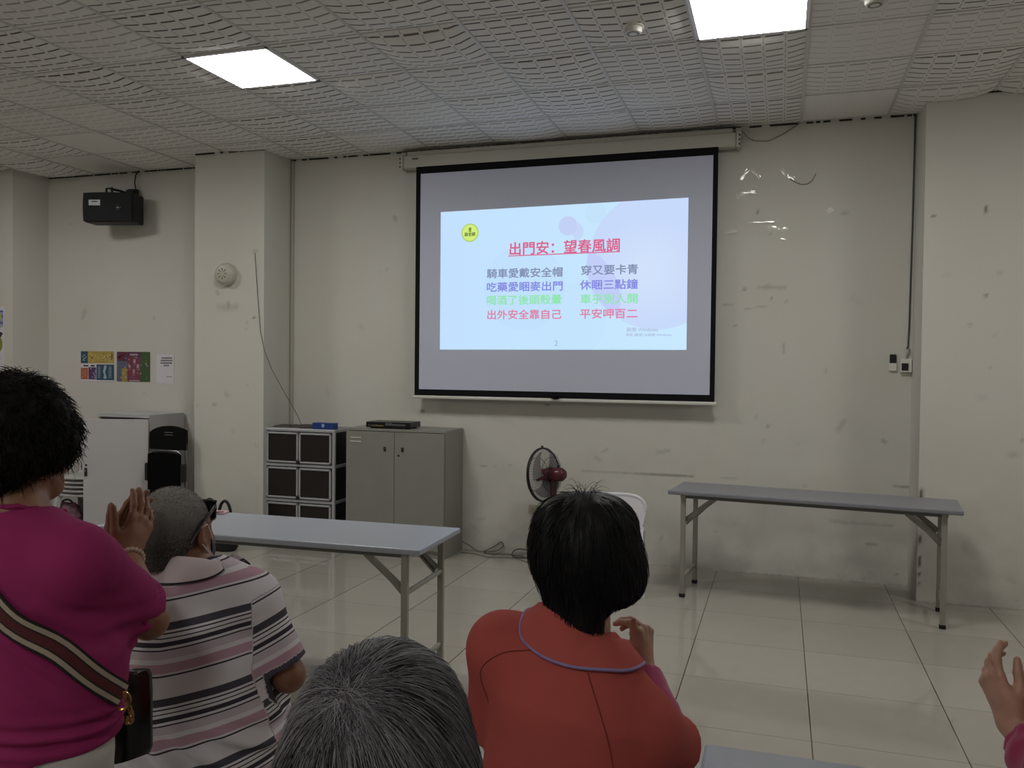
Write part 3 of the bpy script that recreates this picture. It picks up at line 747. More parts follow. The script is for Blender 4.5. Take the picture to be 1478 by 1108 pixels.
# ------------------------------------------------------------------ white cupboard in the alcove
M_CUP = mat('white_laminate', 'b8b6b8', rough=0.4)
cp = thing('cupboard', 'plain white cupboard with its single door ajar, standing in the alcove', 'cupboard', (-5.71, -0.275, 0))
b = MB(); w2 = 0.29
b.span((-w2, -0.20, 0.115), (-w2 + 0.02, 0.255, 1.07)); b.span((w2 - 0.02, -0.20, 0.115), (w2, 0.255, 1.07))
b.span((-w2, -0.21, 1.07), (w2, 0.255, 1.098)); b.span((-w2, -0.20, 0.095), (w2, 0.255, 0.115)); b.span((-w2 + 0.02, 0.235, 0.115), (w2 - 0.02, 0.255, 1.07))
for z in (0.45, 0.76): b.span((-w2 + 0.02, -0.18, z), (w2 - 0.02, 0.235, z + 0.018))
b.build('carcass', M_CUP, cp)
d_ = MB().span((-0.578, -0.02, 0.0), (0.0, 0.0, 0.965), 0.002).build('door', M_CUP, cp)
d_.location = (w2, -0.212, 0.095); d_.rotation_euler = (0, 0, math.radians(19))
MB().span((-0.565, -0.030, 0.45), (-0.542, -0.019, 0.525), 0.003).build('handle', M_DARK, d_)
MB().span((-0.563, -0.034, 0.492), (-0.548, -0.029, 0.508), 0.002).build('latch', mat('bright_lock', '8d8d90', 0.25, 0.9), d_)
MB().lathe([(0, 0), (0.009, 0), (0.009, 0.006), (0, 0.006)], 14, Matrix.Translation((-0.552, -0.019, 0.55)) @ RY).build('lock', M_DARK, d_)
for i, (a, c) in enumerate(((-1, -1), (1, -1), (-1, 1), (1, 1))):
    MB().box((a * 0.25, 0.03 + c * 0.19, 0.048), (0.05, 0.05, 0.096), bev=0.004).build('foot', mat('grey_foot', '7b7a78', 0.5) if i == 0 else bpy.data.materials['grey_foot'], cp)

# ------------------------------------------------------------------ folded chair leaning by the cupboard
M_CHROME = mat('dull_chrome', '8a8b8e', rough=0.3, metal=0.9)
fc = thing('folded_chair', 'folded black folding chair standing between the cupboard and left column', 'folding chair', (-5.185, -0.50, 0), rz=0.0)
rows = []
for i in range(15):
    x = -0.195 + 0.39 * i / 14
    top = 1.012 - 0.05 * (abs(x) / 0.195) ** 2.2 + 0.012 * x / 0.195
    rows.append([(x, -0.03 + 0.02 * (x / 0.195) ** 2, 0.80 + (top - 0.80) * j / 6) for j in range(7)])
MB().sheet(rows, 0.03).build('backrest', mat('black_moulded_plastic', '0a0a0b', 0.75, spec=0.15), fc)
sh = MB()
for k in range(2): sh.box((0.03, -0.048, 0.955 - 0.022 * k), (0.09, 0.004, 0.006), bev=0.001)
sh.build('backrest_slots', mat('slot_light', '6a6b70', 0.4), fc)
fr = MB()
for s in (-1, 1):
    fr.tube([(s * 0.188, 0.0, 0.012), (s * 0.188, -0.01, 0.45), (s * 0.186, -0.015, 0.86)], 0.011, 10)
fr.tube([(-0.17, -0.045, 0.76), (-0.12, -0.047, 0.79), (0.12, -0.047, 0.79), (0.17, -0.045, 0.76)], 0.010, 10)
fr.build('frame', M_CHROME, fc)
lg = MB()
for s in (-1, 1): lg.tube([(s * 0.165, -0.06, 0.012), (s * 0.165, -0.05, 0.45), (s * 0.165, -0.045, 0.77)], 0.010, 10)
lg.tube([(-0.165, -0.058, 0.12), (0.165, -0.058, 0.12)], 0.009, 8)
lg.build('rear_frame', M_CHROME, fc)
rows = []
for i in range(13):
    x = -0.17 + 0.34 * i / 12
    rows.append([(x, -0.060 - 0.008 * math.cos(x / 0.17 * 1.5), 0.33 + 0.45 * j / 8 - 0.02 * (abs(x) / 0.17) ** 3 * (j == 8)) for j in range(9)])
MB().sheet(rows, 0.035).build('seat', mat('black_seat_pad', '060607', 0.85, spec=0.1), fc)
for s in (-1, 1):
    MB().box((s * 0.19, -0.05, 0.60), (0.035, 0.06, 0.16), bev=0.012).build('side_bracket', M_DARK, fc)

# ------------------------------------------------------------------ stacked plastic chairs
M_MONO = mat('white_moulded_chair', 'c2c0c0', rough=0.35)
def side_chair(parent, s=0.80):
    """rounded slatted back rising from the sides of a dished seat, four splayed legs"""
    qs = np.linspace(-1, 1, 37); rows = []
    for q in qs:
        x = 0.235 * math.sin(q * 1.5) / math.sin(1.5); y = -0.19 - 0.05 * math.cos(q * 1.45)
        z1 = 0.80 - 0.33 * abs(q) ** 2.4
        rows.append([(s * x * (0.9 + 0.1 * k / 7), s * (y + 0.05 * (1 - k / 7)), s * (0.425 + (z1 - 0.425) * k / 7)) for k in range(8)])
    bk = MB()
    for i in range(0, 36, 4):
        bk.sheet([r[:] for r in rows[i:i + 3]], 0.007)
    bk.sheet([[r[0], r[1]] for r in rows], 0.009)
    bk.tube([Vector(r[7]) for r in rows], 0.014, 8)
    bk.build('backrest', M_MONO, parent)
    st = MB(); rows = []
    for i in range(15):
        u = -1 + i / 7
        rows.append([(s * 0.235 * u * (0.92 + 0.08 * j / 10), s * (-0.20 + 0.42 * j / 10), s * (0.425 + 0.012 * u * u - 0.01 * math.sin(j / 10 * 3) - (0.022 if j == 10 else 0) - (0.022 if abs(u) == 1 else 0))) for j in range(11)])
    st.sheet(rows, 0.010)
    st.build('seat', M_MONO, parent)
    for sx_ in (-1, 1):
        for fy in (-1, 1):
            lg = MB()
            top = Vector((sx_ * 0.205 * s, fy * 0.17 * s, 0.42 * s)); bot = Vector((sx_ * 0.245 * s, fy * 0.225 * s, 0.0))
            rr = []
            for p, w in ((top, 0.034), (top.lerp(bot, 0.5), 0.028), (bot, 0.022)):
                rr.append([(p.x - sx_ * w, p.y + fy * 0.006, p.z), (p.x + sx_ * 0.004, p.y + fy * 0.008, p.z), (p.x + sx_ * 0.006, p.y - fy * w, p.z)])
            lg.sheet(rr, 0.008)
            lg.build('leg', M_MONO, parent)
STACK_LABELS = ['bottom white plastic chair of the stack beside the cupboard', 'second white plastic chair from the bottom of the stack beside the cupboard', 'third white plastic chair from the bottom of the stack beside the cupboard',
                'fourth white plastic chair from the bottom of the stack beside the cupboard', 'top white plastic chair of the stack beside the cupboard']
chair0 = thing('plastic_chair', STACK_LABELS[0], 'chair', (-6.265, -0.36, 0), rz=math.radians(186), group='stacked white plastic chairs')
side_chair(chair0)
for k in range(1, 5):
    c = copy_tree(chair0); c['label'] = STACK_LABELS[k]
    c.location = (-6.265, -0.36, 0.040 * k)
lone = thing('plastic_chair', 'white plastic chair with a rounded back, mostly hidden behind the black-haired person', 'chair', (-1.105, -0.80, 0), rz=math.radians(188))
rows = []
for i in range(25):
    q = -1 + i / 12
    x = 0.215 * math.sin(q * 1.45) / math.sin(1.45); z1 = 0.640 - 0.11 * abs(q) ** 3.2; y = -0.20 - 0.035 * math.cos(q * 1.4)
    rows.append([(x * (0.88 + 0.12 * k / 7), y + 0.04 * (1 - k / 7), 0.40 + (z1 - 0.40) * k / 7) for k in range(8)])
bk = MB().sheet(rows, 0.012); bk.tube([r_[7] for r_ in rows], 0.014, 8); bk.build('backrest', mat('bright_white_plastic', 'd2d0d4', 0.35), lone)
rows = [[(-0.20 + 0.40 * i / 10, -0.18 + 0.38 * j / 8, 0.40 + 0.012 * ((i - 5) / 5) ** 2 - (0.02 if j == 8 else 0)) for j in range(9)] for i in range(11)]
MB().sheet(rows, 0.014).build('seat', bpy.data.materials['bright_white_plastic'], lone)
for s in (-1, 1):
    for fy in (-1, 1):
        MB().tube([(s * 0.185, fy * 0.17, 0.395), (s * 0.205, fy * 0.20, 0.0)], [0.024, 0.016], 10).build('leg', bpy.data.materials['bright_white_plastic'], lone)

# ------------------------------------------------------------------ cube storage unit with dark doors
M_ALU = mat('aluminium_profile', 'b2b3b6', rough=0.35, metal=0.35)
M_BROWN = mat('dark_brown_panel', '1c1613', rough=0.35)
cu = thing('storage_unit', 'aluminium-framed storage unit with dark brown doors by the left column', 'storage unit', (-3.928, -0.21, 0))
cw, cd = 0.345, 0.19; RZ = [0.105, 0.411, 0.717, 1.02]
f = MB()
for a in (-1, 1):
    for c_ in (-1, 1):
        f.box((a * (cw - 0.0125), c_ * (cd - 0.0125), 0.51), (0.025, 0.025, 1.02), bev=0.003)
for z in RZ:
    for c_ in (-1, 1):
        f.box((0, c_ * (cd - 0.011), z - 0.014), (2 * cw - 0.02, 0.026, 0.028), bev=0.008)
    for a in (-1, 1):
        f.box((a * (cw - 0.0125), 0, z - 0.014), (0.02, 2 * cd - 0.02, 0.026), bev=0.003)
f.build('frame', M_ALU, cu)
MB().span((-cw + 0.01, -cd + 0.01, 1.004), (cw - 0.01, cd - 0.01, 1.019), 0.002).build('top_panel', mat('storage_top_grey', '6c6d72', 0.4), cu)
sd = MB()
for k in range(3):
    for a in (-1, 1): sd.span((a * (cw - 0.013) - 0.004, -cd + 0.02, RZ[k] + 0.002), (a * (cw - 0.013) + 0.004, cd - 0.02, RZ[k + 1] - 0.03))
    sd.span((-cw + 0.02, cd - 0.018, RZ[k]), (cw - 0.02, cd - 0.010, RZ[k + 1] - 0.02)); sd.span((-cw + 0.02, -cd + 0.02, RZ[k] - 0.008), (cw - 0.02, cd - 0.02, RZ[k]))
sd.build('side_panel', mat('black_side_panel', '0d0c0d', 0.4), cu)
for k in range(3):
    z0, z1 = RZ[k] + 0.006, RZ[k + 1] - 0.034
    for a in (-1, 1):
        x0, x1 = (-cw + 0.03, -0.004) if a < 0 else (0.004, cw - 0.03)
        dr = MB()
        for q0, q1, r0, r1 in ((x0, x1, z0, z0 + 0.016), (x0, x1, z1 - 0.016, z1), (x0, x0 + 0.016, z0, z1), (x1 - 0.016, x1, z0, z1)):
            dr.span((q0, -cd - 0.012, r0), (q1, -cd + 0.004, r1), 0.003)
        dd = dr.build('door', M_ALU, cu)
        MB().span((x0 + 0.012, -cd - 0.004, z0 + 0.012), (x1 - 0.012, -cd + 0.002, z1 - 0.012)).build('door_panel', M_BROWN, dd)
    MB().box((0.0, -cd - 0.02, z0 + 0.012), (0.026, 0.016, 0.034), bev=0.005).build('latch', M_DARK, cu)

bxo = thing('blue_box', 'small blue box with a white shield emblem on the storage unit', 'box', (-3.71, -0.34, 1.02), rz=0.03)
MB().box((0, 0, 0.027), (0.205, 0.075, 0.054), bev=0.003).build('carton', mat('royal_blue_card', '1b3878', 0.4), bxo)
em = MB(); pts = [(-0.012, 0.014), (0.012, 0.014), (0.013, 0.0), (0.008, -0.010), (0.0, -0.016), (-0.008, -0.010), (-0.013, 0.0)]
n = len(pts); em.add([(a, -0.039, 0.030 + c_) for a, c_ in pts] + [(a, -0.037, 0.030 + c_) for a, c_ in pts], [tuple(range(n)), tuple(range(2 * n - 1, n - 1, -1))] + [(k, (k + 1) % n, n + (k + 1) % n, n + k) for k in range(n)])
em.lathe([(0.0, 0), (0.005, 0), (0.005, 0.001), (0, 0.001)], 12, Matrix.Translation((0, -0.0385, 0.031)) @ RY, mi=1)
em.build('emblem', [mat('emblem_white', '9fb3da', 0.5), bpy.data.materials['royal_blue_card']], bxo)
MB().box((-0.075, -0.015, -0.0), (0.03, 0.03, 0.003)).build('tab', bpy.data.materials['royal_blue_card'], bxo)
for i, (x, y, w, d, h, rz, c_, lab) in enumerate([(-4.185, -0.20, 0.14, 0.20, 0.012, 0.2, '4a4743', 'flat grey folder at the left end on the storage unit'), (-3.98, -0.17, 0.22, 0.2, 0.014, -0.1, '2e2724', 'dark brown folder lying behind the blue box on the storage unit'), (-3.9, -0.30, 0.12, 0.09, 0.006, 0.35, '26221f', 'small dark pad lying left of the blue box')]):
    t = thing('folder', lab, 'folder', (x, y, 1.02), rz)
    mm = mat('folder_cover_%s' % 'abc'[i], c_, 0.5)
    MB().box((0, 0, h * 0.15), (w, d, h * 0.3), bev=0.001).box((0, 0, h * 0.9), (w, d, h * 0.25), bev=0.001).box((-w / 2 + 0.002, 0, h * 0.5), (0.004, d, h)).build('cover', mm, t)
    MB().box((0.002, 0, h * 0.52), (w - 0.008, d - 0.006, h * 0.5)).build('sheets', mat('folder_pages', '8d8880', 0.8), t)

# ------------------------------------------------------------------ grey steel cabinet
M_STEEL = mat('grey_green_steel', '84847c', rough=0.42, vary=0.03, scale=6)
gc = thing('steel_cabinet', 'low grey steel two-door cabinet against the front wall', 'cabinet', (-3.022, -0.205, 0))
gw, gd, gh = 0.45, 0.195, 1.045
b = MB()
b.span((-gw, -gd + 0.002, 0.0), (-gw + 0.018, gd, gh - 0.022)); b.span((gw - 0.018, -gd + 0.002, 0.0), (gw, gd, gh - 0.022))
b.span((-gw, -gd, gh - 0.022), (gw, gd, gh), 0.002); b.span((-gw + 0.018, -gd + 0.004, 0.0), (gw - 0.018, gd, 0.07)); b.span((-gw + 0.018, gd - 0.015, 0.07), (gw - 0.018, gd, gh - 0.02))
b.build('carcass', M_STEEL, gc)
for s in (-1, 1):
    x0, x1 = (-gw + 0.006, -0.0015) if s < 0 else (0.0015, gw - 0.006)
    d_ = MB().span((x0, -gd - 0.014, 0.06), (x1, -gd + 0.003, gh - 0.026), 0.003).build('door', M_STEEL, gc)
    hx = -0.085 if s < 0 else 0.075
    hd = MB().box((hx, -gd - 0.018, 0.88), (0.020, 0.010, 0.034), bev=0.003).build('handle', M_DARK, d_)
    MB().box((hx + 0.004, -gd - 0.0225, 0.884), (0.006, 0.004, 0.012), bev=0.001).build('latch', M_CHROME, hd)
    if s > 0:
        MB().lathe([(0, 0), (0.009, 0), (0.009, 0.005), (0, 0.006)], 14, Matrix.Translation((0.04, -gd - 0.014, 0.83)) @ RY).build('lock', mat('cabinet_lock', '3d3c3a', 0.4, 0.5), d_)
    else:
        lv = MB()
        for k in range(2):
            lv.box((-0.355, -gd - 0.0155, 0.965 - 0.032 * k), (0.10, 0.005, 0.012), bev=0.002)
        lv.build('label_strip', mat('cream_label', 'b9b6aa', 0.5), d_)
dv = thing('dvr_unit', 'flat black electronic recorder on top of the steel cabinet', 'recorder', (-3.10, -0.27, gh), rz=0.03)
MB().box((0, 0, 0.032), (0.40, 0.22, 0.046), bev=0.003).build('casing', mat('recorder_black', '151412', 0.35), dv)
MB().span((-0.194, -0.118, 0.012), (0.194, -0.109, 0.052), 0.001).build('front_panel', mat('recorder_fascia', '0b0b0c', 0.25), dv)
pt = MB()
for x in np.linspace(-0.17, -0.10, 6): pt.box((x, -0.119, 0.026), (0.006, 0.003, 0.012), mi=0)
pt.box((-0.09, -0.119, 0.024), (0.10, 0.003, 0.010), mi=1); pt.box((0.07, -0.119, 0.034), (0.18, 0.003, 0.012), mi=2); pt.box((0.01, -0.12, 0.044), (0.06, 0.003, 0.008), mi=2)
pt.build('ports', [M_CHROME, mat('port_brass', '6d6038', 0.4), mat('port_grey', '55585a', 0.4)], dv)
for s in (-1, 1): MB().box((s * 0.16, -0.06, 0.0045), (0.03, 0.03, 0.009), bev=0.002).box((s * 0.16, 0.07, 0.0045), (0.03, 0.03, 0.009), bev=0.002).build('foot', M_DARK, dv)

# ------------------------------------------------------------------ folding tables
M_LEG = mat('warm_grey_leg_paint', '8f8a80', rough=0.4)
M_RUB = mat('rubber_foot', '0b0b0b', rough=0.8)
M_BRACE = mat('zinc_brace', '84817a', rough=0.35, metal=0.5)
def folding_table(label, loc, rz, L, D, top_col, h=0.735, inset=0.10, iny=0.045):
    t = thing('folding_table', label, 'table', (loc[0], loc[1], 0), rz)
    MB().box((0, 0, h - 0.014), (L, D, 0.028), bev=0.007).build('tabletop', mat('laminate_top_' + top_col, top_col, rough=0.35, vary=0.02, scale=60), t)
    ap = MB()
    for s in (-1, 1):
        ap.box((0, s * (D / 2 - 0.05), h - 0.040), (L - 0.16, 0.022, 0.024), bev=0.003)
    ap.build('under_rail', mat('rail_dark', '5c5a56', 0.45) if 'rail_dark' not in bpy.data.materials else bpy.data.materials['rail_dark'], t)
    x = L / 2 - inset; y = D / 2 - iny
    for sx_ in (-1, 1):
        for sy in (-1, 1):
            lg = MB().span((sx_ * x - 0.016, sy * y - 0.013, 0.016), (sx_ * x + 0.016, sy * y + 0.013, h - 0.028), 0.003).build('leg', M_LEG, t)
            MB().span((sx_ * x - 0.019, sy * y - 0.016, 0.0), (sx_ * x + 0.019, sy * y + 0.016, 0.026), 0.004).build('foot_cap', M_RUB, lg)
            bc = MB().bar((sx_ * (x - 0.015), sy * (y - 0.018), 0.53), (sx_ * (x - 0.21), sy * (y - 0.018), h - 0.045), 0.004, 0.036, 0.001, up=(0, 0, 1))
            bc.bar((sx_ * (x - 0.018), sy * (y - 0.026), 0.50), (sx_ * (x - 0.20), sy * (y - 0.026), h - 0.05), 0.010, 0.012, 0.002)
            for q in (0.12, 0.85):
                c_ = Vector((sx_ * (x - 0.015 - q * 0.19), sy * (y - 0.018), 0.53 + q * (h - 0.575)))
                bc.lathe([(0, 0), (0.007, 0), (0.006, 0.006), (0, 0.007)], 10, Matrix.Translation(c_) @ Matrix.Rotation(math.radians(90 if sy < 0 else -90), 4, 'X'))
            bc.build('brace', M_BRACE, t)
        for z in (0.135, 0.515):
            MB().box((sx_ * x, 0, z), (0.020, 2 * y - 0.02, 0.020), bev=0.003).build('stretcher', M_LEG, t)
    return t
folding_table('long grey folding table near the right column', (0.195, -0.735), math.radians(-6.3), 1.80, 0.50, '7d7e85')
folding_table('long grey folding table in front of the steel cabinet, reflection painted into its top', (-2.46, -2.945), math.radians(1.8), 1.80, 0.56, '969ba5', inset=0.09)  # same laminate as the darker table; reflected light is set into this tone
folding_table('grey folding table at the bottom edge beside the orange shirt', (0.752, -5.0), 0.0, 1.80, 0.45, '959aa4')

# ------------------------------------------------------------------ floor fan
M_RED = mat('dark_red_plastic', '5c1a20', rough=0.35)
M_WIRE = mat('fan_wire', '3a3536', rough=0.4, metal=0.4)
fan = thing('floor_fan', 'dark red floor fan with a round wire cage turned to the left', 'fan', (-1.665, -0.44, 0))
MB().lathe([(0.0, 0.0), (0.165, 0.0), (0.17, 0.02), (0.155, 0.045), (0.08, 0.062), (0.04, 0.09), (0.0, 0.095)], 36).build('base', M_RED, fan)
MB().box((-0.10, -0.07, 0.062), (0.06, 0.05, 0.02), rz=0.6, bev=0.006).build('switch_panel', mat('fan_switch_cream', 'a9a49a', 0.4), fan)
MB().tube([(0, 0, 0.06), (0, 0, 0.45)], 0.017, 12).tube([(0, 0, 0.40), (0.01, -0.004, 0.6), (0.012, -0.004, 0.70)], [0.022, 0.026, 0.028], 14).build('pole', mat('fan_neck', '3d2423', 0.4), fan)
ax = Vector((-0.935, 0.33, -0.09)).normalized()          # direction the fan blows
zc = Vector((0.0, 0.0, 1.0)); xs = zc.cross(ax).normalized(); ys = ax.cross(xs)
FM = Matrix((xs, ys, ax)).transposed().to_4x4(); FM.translation = Vector((-0.048, 0.018, 0.738))
MB().lathe([(0.0, -0.165), (0.035, -0.162), (0.052, -0.14), (0.055, -0.09), (0.05, -0.045), (0.03, -0.035), (0.0, -0.035)], 28, FM).build('motor_housing', mat('motor_red', '4c151c', rough=0.3), fan)
MB().lathe([(0.0, -0.05), (0.058, -0.05), (0.06, -0.03), (0.05, -0.022), (0.0, -0.022)], 28, FM).build('motor_collar', mat('motor_collar_dark', '2b2122', 0.4), fan)
kn = MB(); kn.tube([FM @ Vector((0, 0.05, -0.11)), FM @ Vector((0, 0.072, -0.11))], [0.009, 0.011], 10); kn.build('oscillation_knob', M_DARK, fan)
hd = fan
def ring(r, z, rad, mb, n=56):
    mb.tube([FM @ Vector((r * math.cos(2 * math.pi * k / n), r * math.sin(2 * math.pi * k / n), z)) for k in range(n)], rad, 6, closed=True)
R_ = 0.205
rg = MB(); ring(R_, 0.028, 0.0065, rg); ring(R_, 0.042, 0.0065, rg); rg.build('cage_rim', mat('cage_rim_black', '151214', 0.4), fan)
cf = MB(); cb = MB()
for k in range(60):
    a = 2 * math.pi * k / 60; ca, sa = math.cos(a), math.sin(a)
    cb.tube([FM @ Vector((q * R_ * ca, q * R_ * sa, z)) for q, z in ((0.26, -0.035), (0.55, -0.045), (0.85, -0.025), (1.0, 0.028))], 0.0011, 4, cap=False)
    cf.tube([FM @ Vector((q * R_ * ca, q * R_ * sa, z)) for q, z in ((0.22, 0.088), (0.6, 0.092), (0.88, 0.075), (1.0, 0.042))], 0.0011, 4, cap=False)
for q, z in ((0.28, -0.036), (0.66, -0.042)): ring(q * R_, z, 0.002, cb)
for q, z in ((0.24, 0.089), (0.66, 0.092)): ring(q * R_, z, 0.002, cf)
cb.build('rear_cage', M_WIRE, fan); cf.build('front_cage', M_WIRE, fan)
MB().lathe([(0.0, 0.1), (0.042, 0.098), (0.046, 0.09), (0.046, 0.084), (0.0, 0.084)], 24, FM).build('cage_badge', mat('cage_badge_red', '5c161c', 0.4), fan)
M_BLADE = bpy.data.materials.new('clear_fan_blade')
M_BLADE = mat('smoky_fan_blade', '8f8e8c', rough=0.25)
MB().lathe([(0.0, -0.02), (0.045, -0.02), (0.05, 0.0), (0.045, 0.05), (0.0, 0.055)], 24, FM).build('hub', mat('fan_hub_red', '64181f', 0.35), fan)
for b in range(3):
    rows = []
    for i in range(9):
        q = i / 8; r = 0.045 + 0.135 * q; row = []
        for j in range(7):
            w = (j / 6 - 0.5) * (1.0 + 0.75 * q) * 0.95
            a = 2 * math.pi * b / 3 + 0.4 + w + 0.25 * q
            row.append(FM @ Vector((r * math.cos(a), r * math.sin(a), 0.014 + 0.028 * (j / 6 - 0.5) * (1.2 - 0.4 * q))))
        rows.append(row)
    MB().sheet(rows, 0.002).build('blade', M_BLADE, fan)
MB().tube([FM @ Vector((0, 0.2, 0.03)), FM @ Vector((0, 0.225, 0.03))], [0.012, 0.009], 10).build('cage_clip', mat('clip_dark_red', '3d1a1d', 0.4), fan)

# ------------------------------------------------------------------ cords on the floor
M_CORD = mat('dark_grey_cord', '37342f', rough=0.5)
def smooth(pts, n=8):
    P = [Vector(p) for p in pts]; out = []
    for i in range(len(P) - 1):
        p0, p1, p2, p3 = P[max(i - 1, 0)], P[i], P[i + 1], P[min(i + 2, len(P) - 1)]
        for k in range(n):
            t = k / n
            out.append(0.5 * ((2 * p1) + (p2 - p0) * t + (2 * p0 - 5 * p1 + 4 * p2 - p3) * t * t + (3 * p1 - p0 - 3 * p2 + p3) * t ** 3))
    out.append(P[-1]); return out
fcord = thing('fan_cord', 'dark fan cord hanging from the outlet to the floor', 'cord', (-1.885, -0.02, 0))
MB().tube(smooth([(0.0, -0.02, 0.383), (0.0, -0.035, 0.35), (0.004, -0.02, 0.25), (-0.002, -0.018, 0.13), (-0.02, -0.05, 0.03), (-0.05, -0.09, 0.008), (-0.17, -0.12, 0.006), (-0.22, -0.04, 0.02), (-0.18, -0.005, 0.05), (-0.08, -0.02, 0.045), (-0.01, -0.09, 0.008), (0.04, -0.2, 0.006), (0.08, -0.33, 0.006)]), 0.0045, 8).build('cord', M_CORD, fcord)
MB().box((0.0, -0.022, 0.386), (0.024, 0.028, 0.022), bev=0.005).build('plug', M_DARK, fcord)
tag(MB().tube(smooth([(-2.55, -0.06, 0.085), (-2.48, -0.045, 0.045), (-2.42, -0.05, 0.012), (-2.36, -0.03, 0.012), (-2.27, -0.012, 0.06), (-2.22, -0.012, 0.095), (-2.20, -0.016, 0.06), (-2.26, -0.025, 0.02), (-2.36, -0.05, 0.008), (-2.3, -0.08, 0.006), (-2.15, -0.06, 0.006), (-2.0, -0.08, 0.006)]), 0.004, 8).build('extension_cord', mat('grey_brown_cord', '5d584d', 0.5)), 'grey cord looped on the floor beside the steel cabinet', 'cord')
tag(MB().tube(smooth([(-2.54, -0.11, 0.005), (-2.4, -0.13, 0.005), (-2.27, -0.2, 0.005), (-2.1, -0.17, 0.005), (-1.99, -0.2, 0.005), (-1.85, -0.33, 0.005)]), 0.0035, 8).build('thin_cable', mat('pale_floor_cord', '7b766a', 0.5)), 'thin cable lying flat on the floor tiles towards the fan', 'cable')

# ------------------------------------------------------------------ things by and on the left table
M_BAG = mat('black_bag_cloth', '0d0d0f', rough=0.7)
bag = thing('shoulder_bag', 'black bag with an arched handle on the floor behind the left grey table', 'bag', (-4.50, -0.72, 0))
rows = []
for i in range(17):
    a = 2 * math.pi * i / 16
    rows.append([(q * 0.17 * math.copysign(abs(math.cos(a)) ** 0.6, math.cos(a)), q * 0.075 * math.copysign(abs(math.sin(a)) ** 0.6, math.sin(a)), z) for q, z in ((0.9, 0.004), (1.0, 0.03), (1.02, 0.14), (0.92, 0.26), (0.8, 0.30), (0.3, 0.315), (0.02, 0.315))])
MB().sheet(rows, 0.004).build('body', M_BAG, bag)
MB().tube([(0.085 + 0.058 * math.cos(a), -0.03, 0.295 + 0.125 * math.sin(a)) for a in np.linspace(0, math.pi, 17)], 0.013, 8).build('handle', M_BAG, bag)
MB().tube([(-0.09 + 0.055 * math.cos(a), 0.0, 0.31 + 0.10 * math.sin(a)) for a in np.linspace(0, math.pi, 13)], [0.013 + 0.012 * math.sin(a) for a in np.linspace(0, math.pi, 13)], 8).build('strap', M_BAG, bag)
pk = thing('tissue_packet', 'small pink and white packet lying on the left grey table by the sunglasses', 'packet', (-2.99, -2.735, 0.735), rz=0.25)
MB().box((0, 0, 0.006), (0.11, 0.07, 0.012), bev=0.005).build('wrapper', mat('pale_pink_film', 'c9a9ae', 0.35), pk)
MB().box((0.02, -0.02, 0.013), (0.05, 0.03, 0.003), rz=0.3, bev=0.001).build('print', mat('packet_red', '6e3238', 0.4), pk)
# clutter between the stacked chairs and the wall
fb = thing('floral_bag', 'pink patterned cloth bag on the floor under the stacked chairs', 'bag', (-6.40, -0.44, 0))
M_FLOR = mat('pink_floral_cloth', '7d5a66', rough=0.8, vary=0.6, scale=28)
rows = []
for i in range(17):
    a = 2 * math.pi * i / 16
    rows.append([(q * 0.15 * math.cos(a), q * 0.09 * math.sin(a), z + 0.012 * math.sin(3 * a) * q) for q, z in ((0.8, 0.012), (1.0, 0.05), (1.05, 0.13), (0.85, 0.2), (0.5, 0.235), (0.05, 0.24))])
MB().sheet(rows, 0.004).build('body', M_FLOR, fb)
MB().tube([(0.06 * math.cos(a), 0.0, 0.235 + 0.035 * math.sin(a)) for a in np.linspace(0, math.pi, 13)], 0.008, 8).build('handle', M_BAG, fb)
jk = thing('patterned_jacket', 'dark pink patterned jacket hung on a stand left of the stacked chairs', 'jacket', (-6.86, -0.52, 0))
rows = []
for i in range(21):
    a = 2 * math.pi * i / 20
    rows.append([(q * 0.19 * math.cos(a), q * 0.07 * math.sin(a) + 0.012 * math.sin(5 * a), z) for q, z in ((0.02, 0.70), (0.45, 0.69), (0.95, 0.62), (0.9, 0.45), (0.95, 0.25), (1.0, 0.1), (0.9, 0.095), (0.02, 0.09))])
MB().sheet(rows, 0.004).build('cloth', mat('dark_pink_print', '5e3a44', rough=0.85, vary=0.7, scale=22), jk)
sd = MB().tube([(0, 0, 0.02), (0, 0, 0.74)], 0.012, 10); sd.lathe([(0, 0), (0.15, 0), (0.14, 0.02), (0.02, 0.03), (0, 0.03)], 24); sd.build('stand', M_DARK, jk)

# ==================================================================== people
# bodies and clothes are grown from smooth-blended tapered limbs on a fine grid
VOX = 1.0
def v3(*a): return np.array(a, np.float32)
def nrm(a):
    a = np.asarray(a, np.float32); return a / (np.linalg.norm(a) + 1e-9)

